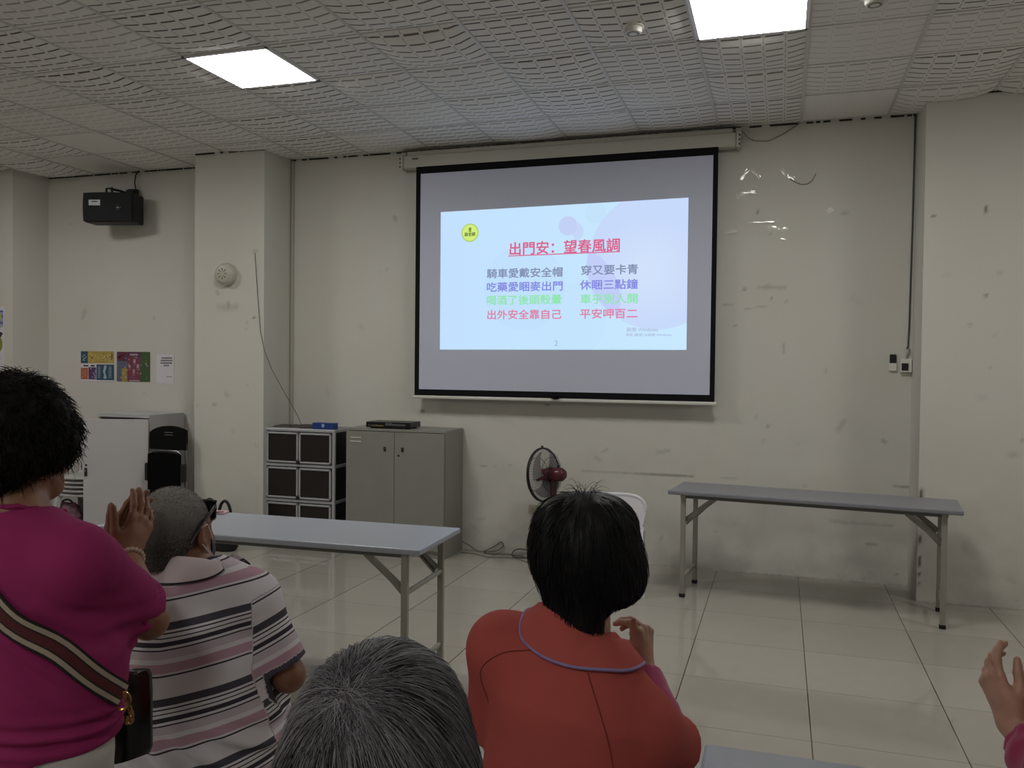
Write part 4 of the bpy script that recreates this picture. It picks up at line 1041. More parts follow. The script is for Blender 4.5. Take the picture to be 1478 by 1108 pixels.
class Shape:
    def __init__(self):
        self.p = []
        self.disp = None
    def _add(self, op, k, fn, c, R):
        self.p.append((op, k, fn, np.asarray(c, np.float32), float(R))); return self
    def cone(self, a, b, ra, rb=None, k=0.012, op='+', flat=None, s=1.0, cap=False):
        """tapered limb from a to b; flat = direction in which it is squeezed by s; cap = cut square at b"""
        a = np.asarray(a, np.float32); b = np.asarray(b, np.float32); rb = ra if rb is None else rb
        n = None if flat is None else nrm(flat)
        c = (a + b) / 2
        def sq(P):
            if n is None: return P
            return P + np.outer((P - c) @ n, n) * np.float32(1 / s - 1)
        a2, b2 = sq(a[None])[0], sq(b[None])[0]
        ab = b2 - a2; L2 = float(ab @ ab) + 1e-12; L = L2 ** 0.5
        def fn(P):
            Q = sq(P) - a2
            t = Q @ ab / L2
            tc = np.clip(t, 0, 1)
            d = np.linalg.norm(Q - tc[:, None] * ab, axis=1) - (ra + (rb - ra) * tc)
            if cap: d = np.maximum(d, (t - 1) * L)
            return d * (min(1.0, s) if n is not None else 1.0)
        return self._add(op, k, fn, c, np.linalg.norm(b - a) / 2 + max(ra, rb) * max(1.0, s))
    def ell(self, c, r, R=None, k=0.012, op='+'):
        c = np.asarray(c, np.float32); r = np.asarray(r, np.float32)
        Rm = None if R is None else np.asarray(R, np.float32)      # rows are the local axes
        def fn(P):
            Q = P - c
            if Rm is not None: Q = Q @ Rm.T
            l = np.linalg.norm(Q / r, axis=1); g = np.linalg.norm(Q / (r * r), axis=1) + 1e-6
            return np.where(l < 0.05, -r.min(), l * (l - 1) / g)
        return self._add(op, k, fn, c, r.max())
    def cut(self, n, d, k=0.004):
        """keep only where n.p < d"""
        n = nrm(n)
        return self._add('&', k, lambda P: P @ n - d, (0, 0, 0), 1e9)
    def ev(self, P, only=None):
        P = np.asarray(P, np.float32)
        F = np.full(len(P), 1.0, np.float32)
        for i, (op, k, fn, c, R) in enumerate(self.p):
            if only is not None and i not in only: continue
            d = fn(P).astype(np.float32)
            if op == '+':
                h = np.clip(0.5 + 0.5 * (F - d) / k, 0, 1); F = F * (1 - h) + d * h - k * h * (1 - h)
            else:
                e = -d if op == '-' else d
                h = np.clip(0.5 - 0.5 * (F - e) / k, 0, 1); F = F * (1 - h) + e * h + k * h * (1 - h)
        if self.disp is not None: F = F + self.disp(P)
        return F
    def grad(self, P, e=0.002):
        g = np.stack([self.ev(P + v3(*(e * (i == j) for j in range(3)))) - self.ev(P - v3(*(e * (i == j) for j in range(3)))) for i in range(3)], 1)
        return g / (np.linalg.norm(g, axis=1, keepdims=True) + 1e-9)
    def onto(self, P, off=0.0, it=4):
        P = np.asarray(P, np.float32).copy()
        for _ in range(it):
            P -= ((self.ev(P) - off)[:, None] * self.grad(P)) * 0.9
        return P
    def mesh(self, vox):
        vox *= VOX
        lo = np.min([c - R for op, k, fn, c, R in self.p if op == '+'], 0) - 0.02
        hi = np.max([c + R for op, k, fn, c, R in self.p if op == '+'], 0) + 0.02
        B = 10
        nb = np.ceil((hi - lo) / (vox * B)).astype(int) + 1
        n = nb * B
        G = np.full(tuple(n), 1.0, np.float32)
        bi = np.stack(np.meshgrid(*[np.arange(q) for q in nb], indexing='ij'), -1).reshape(-1, 3)
        cb = lo + (bi * B + (B - 1) / 2) * vox
        half = vox * B * 0.5 * 1.7321
        Fc = self.ev(cb)
        loc = np.stack(np.meshgrid(*[np.arange(B)] * 3, indexing='ij'), -1).reshape(-1, 3)
        act = np.abs(Fc) < half * 1.7 + 0.012
        for b_ in bi[~act & (Fc < 0)]:
            G[b_[0] * B:(b_[0] + 1) * B, b_[1] * B:(b_[1] + 1) * B, b_[2] * B:(b_[2] + 1) * B] = -1
        A = bi[act]
        A = A[np.lexsort((A[:, 2], A[:, 1] // 3, A[:, 0] // 3))]
        for s in range(0, len(A), 40):
            ch = A[s:s + 40]
            I = (ch[:, None, :] * B + loc[None]).reshape(-1, 3)
            P = (lo + I * vox).astype(np.float32)
            plo, phi = P.min(0), P.max(0)
            only = set()
            for i, (op, k, fn, c, R) in enumerate(self.p):
                q = np.clip(c, plo, phi)
                if np.linalg.norm(q - c) < R + 0.09 + k: only.add(i)
            F = self.ev(P, only)
            G[I[:, 0], I[:, 1], I[:, 2]] = F
        return nets(G, lo, vox)

def nets(G, lo, vox):
    """surface of a signed grid, one vertex per crossed cell"""
    S = G < 0
    n = np.array(G.shape) - 1
    cnt = np.zeros(tuple(n), np.int8)
    for a in (0, 1):
        for b in (0, 1):
            for c in (0, 1):
                cnt += S[a:a + n[0], b:b + n[1], c:c + n[2]]
    cell = np.argwhere((cnt > 0) & (cnt < 8))
    idx = np.full(tuple(n), -1, np.int64); idx[cell[:, 0], cell[:, 1], cell[:, 2]] = np.arange(len(cell))
    co = np.array([(a, b, c) for a in (0, 1) for b in (0, 1) for c in (0, 1)])
    val = np.stack([G[cell[:, 0] + a, cell[:, 1] + b, cell[:, 2] + c] for a, b, c in co], 1)
    acc = np.zeros((len(cell), 3)); num = np.zeros(len(cell))
    for i in range(8):
        for j in range(i + 1, 8):
            if np.abs(co[i] - co[j]).sum() != 1: continue
            m = (val[:, i] < 0) != (val[:, j] < 0)
            t = np.where(m, val[:, i] / (val[:, i] - val[:, j] + 1e-12), 0)
            acc += np.where(m[:, None], co[i] + t[:, None] * (co[j] - co[i]), 0); num += m
    V = lo + (cell + acc / num[:, None]) * vox
    quads = []
    for ax in range(3):
        o1, o2 = [(1, 2), (2, 0), (0, 1)][ax]
        sl0 = [slice(None)] * 3; sl1 = [slice(None)] * 3
        sl0[ax] = slice(0, -1); sl1[ax] = slice(1, None)
        e = np.argwhere(S[tuple(sl0)] != S[tuple(sl1)])
        e = e[(e[:, o1] > 0) & (e[:, o2] > 0) & (e[:, o1] < n[o1]) & (e[:, o2] < n[o2])]
        def at(d1, d2):
            q = e.copy(); q[:, o1] -= d1; q[:, o2] -= d2
            return idx[q[:, 0], q[:, 1], q[:, 2]]
        q = np.stack([at(1, 1), at(0, 1), at(0, 0), at(1, 0)], 1)
        flip = ~S[tuple(sl0)][e[:, 0], e[:, 1], e[:, 2]]
        q[flip] = q[flip][:, ::-1]
        quads.append(q)
    Q = np.concatenate(quads); Q = Q[(Q >= 0).all(1)]
    # one relaxing pass
    E = np.concatenate([Q[:, [0, 1]], Q[:, [1, 2]], Q[:, [2, 3]], Q[:, [3, 0]]])
    for _ in range(2):
        s = np.zeros_like(V); c = np.zeros(len(V))
        np.add.at(s, E[:, 0], V[E[:, 1]]); np.add.at(c, E[:, 0], 1)
        np.add.at(s, E[:, 1], V[E[:, 0]]); np.add.at(c, E[:, 1], 1)
        V = np.where(c[:, None] > 0, 0.55 * V + 0.45 * s / np.maximum(c, 1)[:, None], V)
    return V, Q

def mesh_object(name, V, Q, material, parent, attrs=None, smooth=True):
    me = bpy.data.meshes.new(name)
    V = np.asarray(V, np.float32); Q = np.asarray(Q, np.int32); w = Q.shape[1]
    me.vertices.add(len(V)); me.vertices.foreach_set('co', V.ravel())
    me.loops.add(Q.size); me.loops.foreach_set('vertex_index', Q.ravel())
    me.polygons.add(len(Q)); me.polygons.foreach_set('loop_start', np.arange(0, Q.size, w, dtype=np.int32))
    if smooth: me.polygons.foreach_set('use_smooth', np.ones(len(Q), bool))
    for k, a in (attrs or {}).items():
        me.attributes.new(k, 'FLOAT', 'POINT').data.foreach_set('value', np.asarray(a, np.float32))
    me.update(calc_edges=True); me.validate()
    for m in (material if isinstance(material, (list, tuple)) else [material]): me.materials.append(m)
    o = bpy.data.objects.new(name, me); COL.objects.link(o); o.parent = parent
    return o

def hand(S, wrist, d, n, right, curl, th=(0.55, 0.8, 0.35), th2=(0.9, 0.35, 0.25), sc=1.0, spread=0.06):
    """palm, four fingers and a thumb; d = finger direction, n = palm normal; curl = per finger bend of the three joints (deg)"""
    d = nrm(d); n = nrm(np.asarray(n) - d * float(np.dot(n, d))); t = np.cross(d, n) * (1 if right else -1)
    w = np.asarray(wrist, np.float32)
    kn = [(0.031, 0.090, 0.070), (0.0105, 0.095, 0.078), (-0.0105, 0.090, 0.072), (-0.030, 0.081, 0.057)]
    rad = [0.0088, 0.0092, 0.0088, 0.0077]
    for i, (lt, ld, fl) in enumerate(kn):
        base = w + (t * lt * 0.55 + d * 0.015) * sc
        k0 = w + (t * lt + d * ld) * sc
        S.cone(base, k0, 0.0145 * sc, 0.0105 * sc, k=0.010, flat=n, s=0.85)
        dd = nrm(d + t * spread * (1.5 - i) * 0.9); ang = 0.0; p = k0
        for j, q in enumerate((0.46, 0.30, 0.24)):
            ang += math.radians(curl[i][j])
            v = dd * math.cos(ang) + n * math.sin(ang)
            e = p + v * fl * q * sc
            S.cone(p, e, rad[i] * sc * (1.0 - 0.07 * j), rad[i] * sc * (0.95 - 0.09 * j), k=0.004)
            S.ell(p, (rad[i] * 1.06 * sc * (1 - 0.06 * j),) * 3, k=0.004)
            p = e
    S.cone(w - d * 0.01 * sc, w + (d * 0.05 + t * 0.012) * sc, 0.022 * sc, 0.024 * sc, k=0.014, flat=n, s=0.62)
    b = w + (d * 0.022 + t * 0.020 + n * 0.006) * sc
    v1 = nrm(d * th[0] + t * th[1] + n * th[2]); v2 = nrm(d * th2[0] + t * th2[1] + n * th2[2])
    m = b + v1 * 0.043 * sc; e = m + v2 * 0.032 * sc; f_ = e + nrm(v2 + v1 * 0.2) * 0.026 * sc
    S.cone(b, m, 0.0165 * sc, 0.0118 * sc, k=0.012); S.cone(m, e, 0.0108 * sc, 0.0098 * sc, k=0.005); S.cone(e, f_, 0.0102 * sc, 0.0080 * sc, k=0.004)

def axes(yaw, pitch=0.0, roll=0.0):
    """rows: right, forward, up; yaw in degrees from +X of the facing direction"""
    a = math.radians(yaw)
    f = v3(math.cos(a), math.sin(a), 0); r = v3(math.sin(a), -math.cos(a), 0); u = v3(0, 0, 1)
    p = math.radians(pitch); f, u = f * math.cos(p) - u * math.sin(p), u * math.cos(p) + f * math.sin(p)
    q = math.radians(roll); r, u = r * math.cos(q) + u * math.sin(q), u * math.cos(q) - r * math.sin(q)
    return np.stack([r, f, u])

def head(S, c, A, sc=1.0):
    """skull, jaw, nose, brow, lips and ears; c = centre between the ears, A = axes rows"""
    L = lambda x, y, z: np.asarray(c, np.float32) + (v3(x, y, z) * sc) @ A
    S.ell(L(0, -0.012, 0.030), np.array((0.077, 0.096, 0.088)) * sc, A, k=0.02)
    S.ell(L(0, 0.030, 0.000), np.array((0.068, 0.066, 0.085)) * sc, A, k=0.03)
    S.cone(L(0, 0.030, -0.030), L(0, 0.062, -0.088), 0.058 * sc, 0.030 * sc, k=0.03)
    for s in (-1, 1):
        S.cone(L(s * 0.052, 0.0, -0.045), L(s * 0.018, 0.062, -0.092), 0.022 * sc, 0.018 * sc, k=0.025)
        S.ell(L(s * 0.042, 0.066, -0.022), np.array((0.024, 0.022, 0.022)) * sc, A, k=0.02)
        S.ell(L(s * 0.032, 0.090, 0.012), np.array((0.016, 0.010, 0.010)) * sc, A, k=0.010, op='-')
        S.ell(L(s * 0.032, 0.0795, 0.011), np.array((0.013, 0.012, 0.012)) * sc, A, k=0.002)
        S.cone(L(s * 0.012, 0.094, 0.030), L(s * 0.050, 0.080, 0.030), 0.0075 * sc, 0.006 * sc, k=0.012)
        # ear: rim, bowl and lobe
        S.ell(L(s * 0.081, -0.010, 0.002), np.array((0.010, 0.021, 0.034)) * sc, A, k=0.006)
        S.ell(L(s * 0.092, -0.004, 0.004), np.array((0.008, 0.012, 0.020)) * sc, A, k=0.004, op='-')
        S.cone(L(s * 0.086, -0.026, 0.022), L(s * 0.084, -0.022, -0.012), 0.0048 * sc, 0.004 * sc, k=0.004)
        S.cone(L(s * 0.086, -0.026, 0.022), L(s * 0.084, -0.004, 0.034), 0.0048 * sc, 0.004 * sc, k=0.004)
        S.ell(L(s * 0.079, -0.008, -0.030), np.array((0.006, 0.009, 0.010)) * sc, A, k=0.006)
        S.ell(L(s * 0.011, 0.103, -0.028), np.array((0.008, 0.009, 0.007)) * sc, A, k=0.008)
    S.cone(L(0, 0.094, 0.018), L(0, 0.112, -0.022), 0.007 * sc, 0.011 * sc, k=0.012)
    S.cone(L(-0.018, 0.092, -0.052), L(0.018, 0.092, -0.052), 0.006 * sc, k=0.006)
    S.cone(L(-0.016, 0.091, -0.063), L(0.016, 0.091, -0.063), 0.0065 * sc, k=0.006)
    S.ell(L(0, 0.1, -0.0575), np.array((0.022, 0.006, 0.0018)) * sc, A, k=0.003, op='-')

SKIN = {}
def skin(name, c):
    if name not in SKIN:
        SKIN[name] = mat('skin_' + name, c, rough=0.5, vary=0.10, scale=30, bump=0.12)
        SKIN[name].node_tree.nodes['Principled BSDF'].inputs['Subsurface Weight'].default_value = 0.08
        SKIN[name].node_tree.nodes['Principled BSDF'].inputs['Subsurface Radius'].default_value = (0.01, 0.004, 0.002)
    return SKIN[name]

def cloth(name, c, sheen=0.2, rough=0.85, weave=900):
    m = mat(name, c, rough=rough, spec=0.15, sheen=sheen, bump=0.25, scale=weave)
    return m

# ---- hair
def hair_material(name, dark, light=None, mixw=1.0, rough=0.42, spec=0.5):
    m = mat(name, dark, rough=rough, spec=spec)
    if light:
        g = NG(m); t = m.node_tree; b = t.nodes['Principled BSDF']
        at = g.n('ShaderNodeAttribute', attribute_name='tone')
        t.links.new(g.mix(g.math('MULTIPLY', at.outputs['Fac'], mixw), lin(dark), lin(light)), b.inputs['Base Color'])
    return m

def strands(S, starts, flow, n=12, step=0.012, off0=-0.002, off1=0.006, rad=0.0011, seed=1, frizz=0.15, tone=None, lenvar=0.4, sides=3):
    """hairs that start on a scalp shape and follow flow(P, t) along its surface; returns verts, quads, tone"""
    rng = np.random.default_rng(seed)
    m = len(starts)
    P = S.onto(starts, off0)
    pts = [P]
    L = 1 - lenvar * rng.random(m)
    offs = off1 * (0.3 + 0.9 * rng.random(m))
    jit = rng.normal(0, 1, (m, 3)).astype(np.float32)
    for i in range(1, n):
        t = i / (n - 1)
        g = S.grad(P)
        v = flow(P, t) + frizz * (jit + 0.8 * rng.normal(0, 1, (m, 3)))
        v = v - (v * g).sum(1, keepdims=True) * g
        v /= np.linalg.norm(v, axis=1, keepdims=True) + 1e-9
        Pn = P + v * (step * L)[:, None]
        d = S.ev(Pn); g = S.grad(Pn)
        want = off0 + (offs - off0) * t ** 0.7
        P = (Pn - (d - want)[:, None] * g * 0.8).astype(np.float32)
        pts.append(P)
    return tubes(np.stack(pts, 1), rad, tone if tone is not None else rng.random(m), sides)

def tubes(C, rad, tone, sides=3):
    m, n = C.shape[:2]
    T = np.gradient(C, axis=1); T /= np.linalg.norm(T, axis=2, keepdims=True) + 1e-9
    ref = np.where(np.abs(T[..., 2:3]) > 0.9, np.array([1.0, 0, 0]), np.array([0, 0, 1.0]))
    X = np.cross(T, ref); X /= np.linalg.norm(X, axis=2, keepdims=True) + 1e-9
    Y = np.cross(T, X)
    r = rad * (1 - 0.75 * np.linspace(0, 1, n) ** 2)
    V = np.stack([C + (X * math.cos(2 * math.pi * k / sides) + Y * math.sin(2 * math.pi * k / sides)) * r[None, :, None] for k in range(sides)], 2)
    base = (np.arange(m)[:, None] * n + np.arange(n - 1)[None]) * sides
    Q = []
    for k in range(sides):
        k2 = (k + 1) % sides
        Q.append(np.stack([base + k, base + k2, base + sides + k2, base + sides + k], -1).reshape(-1, 4))
    return V.reshape(-1, 3), np.concatenate(Q), np.repeat(tone, n * sides)

def hair_object(name, parent, material, parts):
    """parts: list of (V, Q, tone) joined into one head of hair"""
    o = 0; VV, QQ, TT = [], [], []
    for V, Q, t in parts:
        VV.append(V); QQ.append(np.asarray(Q) + o); TT.append(np.broadcast_to(t, (len(V),))); o += len(V)
    return mesh_object(name, np.concatenate(VV), np.concatenate(QQ), material, parent, {'tone': np.concatenate(TT)})

def ribbon(name, parent, material, C, N, width, thick=0.003, u_attr=True):
    """flat strap along points C with surface normals N"""
    C = np.asarray(C); N = np.asarray(N)
    T = np.gradient(C, axis=0); T /= np.linalg.norm(T, axis=1, keepdims=True) + 1e-9
    W = np.cross(T, N); W /= np.linalg.norm(W, axis=1, keepdims=True) + 1e-9
    us = np.linspace(-0.5, 0.5, 9)
    top = np.stack([C + W * u * width + N * thick for u in us], 1); bot = np.stack([C + W * u * width for u in us], 1)
    n, m = top.shape[:2]
    V = np.concatenate([top.reshape(-1, 3), bot.reshape(-1, 3)])
    i = np.arange(n * m).reshape(n, m); o = n * m
    F = [np.stack([i[:-1, :-1], i[1:, :-1], i[1:, 1:], i[:-1, 1:]], -1).reshape(-1, 4), np.stack([i[:-1, :-1], i[:-1, 1:], i[1:, 1:], i[1:, :-1]], -1).reshape(-1, 4) + o]
    for a in (i[:, 0], i[:, -1], i[0, :], i[-1, :]):
        F.append(np.stack([a[:-1], a[1:], a[1:] + o, a[:-1] + o], -1))
    U = np.tile(np.broadcast_to(us + 0.5, (n, m)).ravel(), 2)
    return mesh_object(name, V, np.concatenate(F), material, parent, {'across': U})

def collar(name, parent, material, S, nb, A, r0, z0, width, gap=0.004, edge_mat=None, open_front=28, rise=0.012, flare=1.0):
    """a turned-down collar: stands round the neck base nb, folds out over the shirt surface S"""
    nb = np.asarray(nb, np.float32)
    th = np.radians(np.linspace(90 + open_front, 450 - open_front, 61))       # opens at the front (90 deg = forward)
    ring_in, ring_top, ring_mid, ring_out = [], [], [], []
    for a in th:
        dirv = (v3(math.cos(a), math.sin(a), 0)) @ A
        back = 0.5 - 0.5 * math.sin(a)
        ring_in.append(nb + dirv * (r0 - 0.002) + v3(0, 0, z0 - 0.03 - 0.03 * (1 - back)))
        ring_top.append(nb + dirv * r0 + v3(0, 0, z0 + rise * back - 0.035 * (1 - back)))
        ring_mid.append(nb + dirv * (r0 + 0.008) + v3(0, 0, z0 + rise * back - 0.003 - 0.036 * (1 - back)))
        ring_out.append(nb + dirv * (r0 + width * (0.55 + 0.2 * (1 - back))) + v3(0, 0, z0 - width * 0.85 - 0.035 * (1 - back)))
    out = S.onto(np.array(ring_out), gap + 0.003, 6)
    mid = np.array(ring_mid); top = np.array(ring_top); inn = np.array(ring_in)
    rows = [inn, top, mid]
    for q in (0.3, 0.55, 0.8):
        pt = mid * (1 - q) + out * q
        d = S.ev(pt); g = S.grad(pt)
        pt = pt + g * np.maximum(gap + 0.004 - d, 0)[:, None]
        rows.append(pt)
    rows.append(out)
    R = np.stack(rows, 1)
    mb = MB().sheet([[tuple(p) for p in r] for r in R], 0.0035)
    o = mb.build(name, material, parent, angle=80)
    return o, out

def seated_legs(S, pel, A, g=0.0, spread=0.09, length=0.42, foot=True):
    r, f = A[0], A[1]
    for s in (-1, 1):
        hip = pel + r * s * spread + v3(0, 0, -0.05); knee = pel + r * s * (spread + 0.02) + f * length; knee[2] = 0.46
        ank = knee + f * 0.02; ank[2] = 0.085
        S.cone(hip, knee, 0.082 + g, 0.060 + g, k=0.03); S.cone(knee, ank, 0.056 + g, 0.038 + g, k=0.02)
        if foot: S.cone(ank, ank + f * 0.14 + v3(0, 0, -0.055), 0.032, 0.026, k=0.02)

def shoes(parent, pel, A, spread, length, material, stand=False, O=None):
    r, f = A[0], A[1]
    for s in (-1, 1):
        S = Shape()
        a = pel + r * s * (spread + (0.0 if stand else 0.02)) + f * (0.0 if stand else length + 0.02); a[2] = 0.05
        S.cone(a - f * 0.03, a + f * 0.17 + v3(0, 0, -0.012), 0.045, 0.038, k=0.01, flat=A[0], s=0.95)
        S.cone(a + v3(0, 0, 0.02), a + v3(0, 0, 0.05), 0.042, 0.044, k=0.02)
        S.cut((0, 0, -1), -0.002)
        V, Q = S.mesh(0.006); mesh_object('shoe', V - O, Q, material, parent)

def stool(label, x, y, z=0.395):
    t = thing('stool', label, 'stool', (x, y, 0))
    MB().lathe([(0.0, z - 0.03), (0.15, z - 0.03), (0.165, z - 0.022), (0.165, z - 0.006), (0.155, z), (0.0, z)], 32).build('seat', bpy.data.materials.get('stool_plastic') or mat('stool_plastic', '9a9a98', 0.4), t)
    for k in range(4):
        a = math.pi / 4 + k * math.pi / 2; c, s = math.cos(a), math.sin(a)
        MB().tube([(0.11 * c, 0.11 * s, z - 0.02), (0.165 * c, 0.165 * s, 0.0)], [0.018, 0.014], 10).build('leg', bpy.data.materials['stool_plastic'], t)
    return t

def folds(amp, sx=9.0, sy=9.0, sz=4.0, seed=0, tilt=0.6):
    """soft cloth creases, long in one slanting direction"""
    def fn(P):
        q = np.stack([P[:, 0] * sx + P[:, 2] * tilt * sx, P[:, 1] * sy - P[:, 2] * tilt * sy * 0.5, P[:, 2] * sz], 1)
        a = vnoise(q, seed); b = vnoise(q * 2.3 + 5.0, seed + 1)
        return (amp * (1 - 2 * np.abs(a)) * 0.6 + amp * 0.35 * b).astype(np.float32)
    return fn

def arm_skin(S, sh, el, wr, k=1.0):
    S.cone(sh, el, 0.044 * k, 0.037 * k, k=0.02)
    mid = el + (wr - el) * 0.3
    S.cone(el, mid, 0.036 * k, 0.037 * k, k=0.015); S.cone(mid, wr, 0.037 * k, 0.025 * k, k=0.015)

def sleeve(S, sh, el, wr, r0, r1, q, k=0.03):
    """sleeve from the shoulder to q (0..1 along the upper arm, above 1 continues down the forearm), open at its hem"""
    if q <= 1.0:
        e = sh + (el - sh) * q
        S.cone(sh, e, r0, r1, k=k, cap=True)
        S.cone(e - (el - sh) * 0.04, e + (el - sh) * 0.4, r1 - 0.014, r1 - 0.010, k=0.004, op='-')
    else:
        S.cone(sh, el, r0, r1, k=k); e = el + (wr - el) * (q - 1.0)
        S.cone(el, e, r1, r1 * 0.93, k=0.02, cap=True)

# ------------------------------------------------------------------ person in the magenta T-shirt, standing and clapping
def person_magenta():
    O = v3(-1.37, -5.45, 0.0)
    root = thing('person', 'standing person with black curly hair in a magenta T-shirt, clapping, at the left edge', 'person', O)
    A = axes(92); r, f = A[0], A[1]
    pel, wa, ch, nb = v3(-1.37, -5.455, 0.87), v3(-1.37, -5.44, 1.0), v3(-1.375, -5.455, 1.14), v3(-1.388, -5.468, 1.285)
    shR, shL = v3(-1.240, -5.455, 1.20), v3(-1.525, -5.465, 1.205)
    elR, wrR = v3(-1.255, -5.255, 1.035), v3(-1.428, -5.125, 1.126)
    elL, wrL = v3(-1.60, -5.28, 1.03), v3(-1.485, -5.115, 1.128)
    hc = v3(-1.402, -5.437, 1.425)
    B = Shape()
    B.cone(pel, wa, 0.145, 0.135, flat=f, s=0.74, k=0.03); B.cone(wa, ch, 0.135, 0.138, flat=f, s=0.72, k=0.04)
    B.cone(shL, shR, 0.042, k=0.05); B.cone(ch + v3(0, 0, 0.06), nb, 0.08, 0.058, k=0.04)
    B.cone(nb - v3(0, 0, 0.02), hc - v3(0, 0.012, 0.06), 0.056, 0.052, k=0.03)
    head(B, hc, axes(88, 4))
    for sh, el, wr in ((shR, elR, wrR), (shL, elL, wrL)): arm_skin(B, sh, el, wr, 1.02)
    hand(B, wrR, (0.05, 0.42, 0.9), (-0.95, 0.1, 0.0), True, [(10, 14, 8), (12, 16, 10), (14, 18, 10), (18, 20, 12)], th=(0.62, 0.75, 0.15), th2=(0.88, 0.45, 0.05), sc=0.97)
    hand(B, wrL, (0.13, 0.50, 0.86), (0.95, -0.05, 0.0), False, [(8, 12, 8), (10, 14, 8), (12, 14, 10), (16, 18, 10)], th=(0.6, 0.75, 0.1), th2=(0.85, 0.5, 0.05), sc=0.95, spread=0.03)
    for s in (-1, 1):
        hip = pel + r * s * 0.085 + v3(0, 0, -0.03); kn = hip.copy(); kn[2] = 0.46; an = kn.copy(); an[2] = 0.08
        B.cone(hip, kn, 0.075, 0.05, k=0.03); B.cone(kn, an, 0.048, 0.034, k=0.02); B.cone(an, an + f * 0.13 + v3(0, 0, -0.05), 0.03, 0.025, k=0.02)
    V, Q = B.mesh(0.0042)
    mesh_object('body', V - O, Q, skin('tan', '8a5f48'), root)
    # trousers
    S = Shape()
    S.cone(pel - v3(0, 0, 0.06), pel + v3(0, 0, 0.08), 0.160, 0.158, flat=f, s=0.76, k=0.03)
    for s in (-1, 1):
        hip = pel + r * s * 0.083 + v3(0, 0, -0.04); kn = hip.copy(); kn[2] = 0.46; an = kn.copy(); an[2] = 0.10
        S.cone(hip, kn, 0.092, 0.072, k=0.03); S.cone(kn, an, 0.072, 0.066, k=0.02, cap=True)
    S.cut((0, 0, 1), 0.95); S.disp = folds(0.004, seed=30)
    V, Q = S.mesh(0.007); mesh_object('trousers', V - O, Q, cloth('white_trousers', 'b9b4b0'), root)
    # T-shirt
    S = Shape()
    S.cone(pel - v3(0, 0, 0.03), wa, 0.178, 0.172, flat=f, s=0.80, k=0.03); S.cone(wa, ch, 0.172, 0.158, flat=f, s=0.78, k=0.05)
    S.cone(ch, nb - v3(0, 0.0, 0.06), 0.150, 0.085, flat=f, s=0.78, k=0.05)
    S.cone(shL, shR, 0.056, k=0.05)
    for sh in (shL, shR): S.cone(nb - v3(0, 0, 0.03), sh, 0.050, 0.058, k=0.04)
    S.cut((0.02, 0.05, -1), -0.852 - 0.27 + 0.0)
    S.p[-1] = ('&', 0.004, (lambda P: 0.852 + 0.05 * (P[:, 0] + 1.37) + 0.05 * np.clip(P[:, 1] + 5.45, -0.2, 0.2) - P[:, 2]), np.zeros(3, np.float32), 1e9)
    S.cone(nb + v3(0, 0.006, -0.03), nb + v3(0, 0.05, 0.12), 0.066, 0.075, op='-', k=0.004)
    for sh, el, wr in ((shR, elR, wrR), (shL, elL, wrL)): sleeve(S, sh, el, wr, 0.064, 0.070, 0.80, k=0.035)
    nf = folds(0.0055, 7, 7, 4, seed=3)
    def disp(P):
        low = np.exp(-((P[:, 2] - 0.90) / 0.035) ** 2) * 0.006 * np.sin((P[:, 2] + 0.12 * (P[:, 0] + 1.37)) * 210)
        side = np.exp(-((P[:, 2] - 1.05) / 0.09) ** 2) * np.exp(-(((P[:, 0] + 1.24) / 0.06) ** 2)) * 0.004 * np.sin((P[:, 0] + P[:, 2]) * 130)
        return (nf(P) + low + side).astype(np.float32)
    S.disp = disp
    V, Q = S.mesh(0.0055); shirt = mesh_object('t_shirt', V - O, Q, cloth('magenta_jersey', '8c2a5c', 0.0), root)
    # neckline band
    th = np.linspace(0, 2 * math.pi, 49)[:-1]
    R = S.onto(np.stack([nb[0] + 0.072 * np.cos(th), nb[1] + 0.02 + 0.072 * np.sin(th), nb[2] + 0.005 - 0.02 * np.sin(th)], 1), 0.002, 6)
    MB().tube([tuple(p - O) for p in R], 0.006, 6, closed=True).build('neckband', bpy.data.materials['magenta_jersey'], shirt)
    # bracelet
    bc = MB(); d = nrm(wrR - elR)
    ex = nrm(np.cross(d, v3(0, 0, 1))); ey = np.cross(d, ex)
    for k in range(22):
        a = 2 * math.pi * k / 22
        p = wrR - d * 0.012 + (ex * math.cos(a) + ey * math.sin(a)) * 0.0305 - O
        bc.lathe([(0.0, -0.0055), (0.004, -0.004), (0.0056, 0.0), (0.004, 0.004), (0.0, 0.0055)], 8, Matrix.Translation([float(q) for q in p]))
    bc.build('bracelet', mat('pearl_beads', 'b9a893', 0.3), root)
    # hair: a puffy curly mop
    HA = axes(88, 4)
    Lh = lambda x, y, z: hc + v3(x, y, z) @ HA
    S2 = Shape()
    S2.ell(Lh(0, -0.022, 0.040), (0.094, 0.104, 0.088), HA, k=0.03); S2.ell(Lh(0, -0.045, -0.01), (0.096, 0.082, 0.072), HA, k=0.03)
    S2.cone(Lh(-0.012, -0.055, -0.055), Lh(-0.015, -0.050, -0.105), 0.066, 0.040, k=0.04, flat=HA[1], s=0.8)
    for s in (-1, 1): S2.ell(Lh(s * 0.076, 0.01, 0.005), (0.032, 0.052, 0.058), HA, k=0.03)
    S2.ell(Lh(0, 0.11, -0.055), (0.062, 0.07, 0.11), HA, k=0.02, op='-')
    S2.disp = lambda P: (0.009 * vnoise(P * 30, 4) + 0.005 * vnoise(P * 75, 5)).astype(np.float32)
    V, Q = S2.mesh(0.0055)
    rng = np.random.default_rng(21)
    st = V[rng.integers(0, len(V), 4200)]
    S2.disp = None
    cen = Lh(0, -0.01, 0.05)
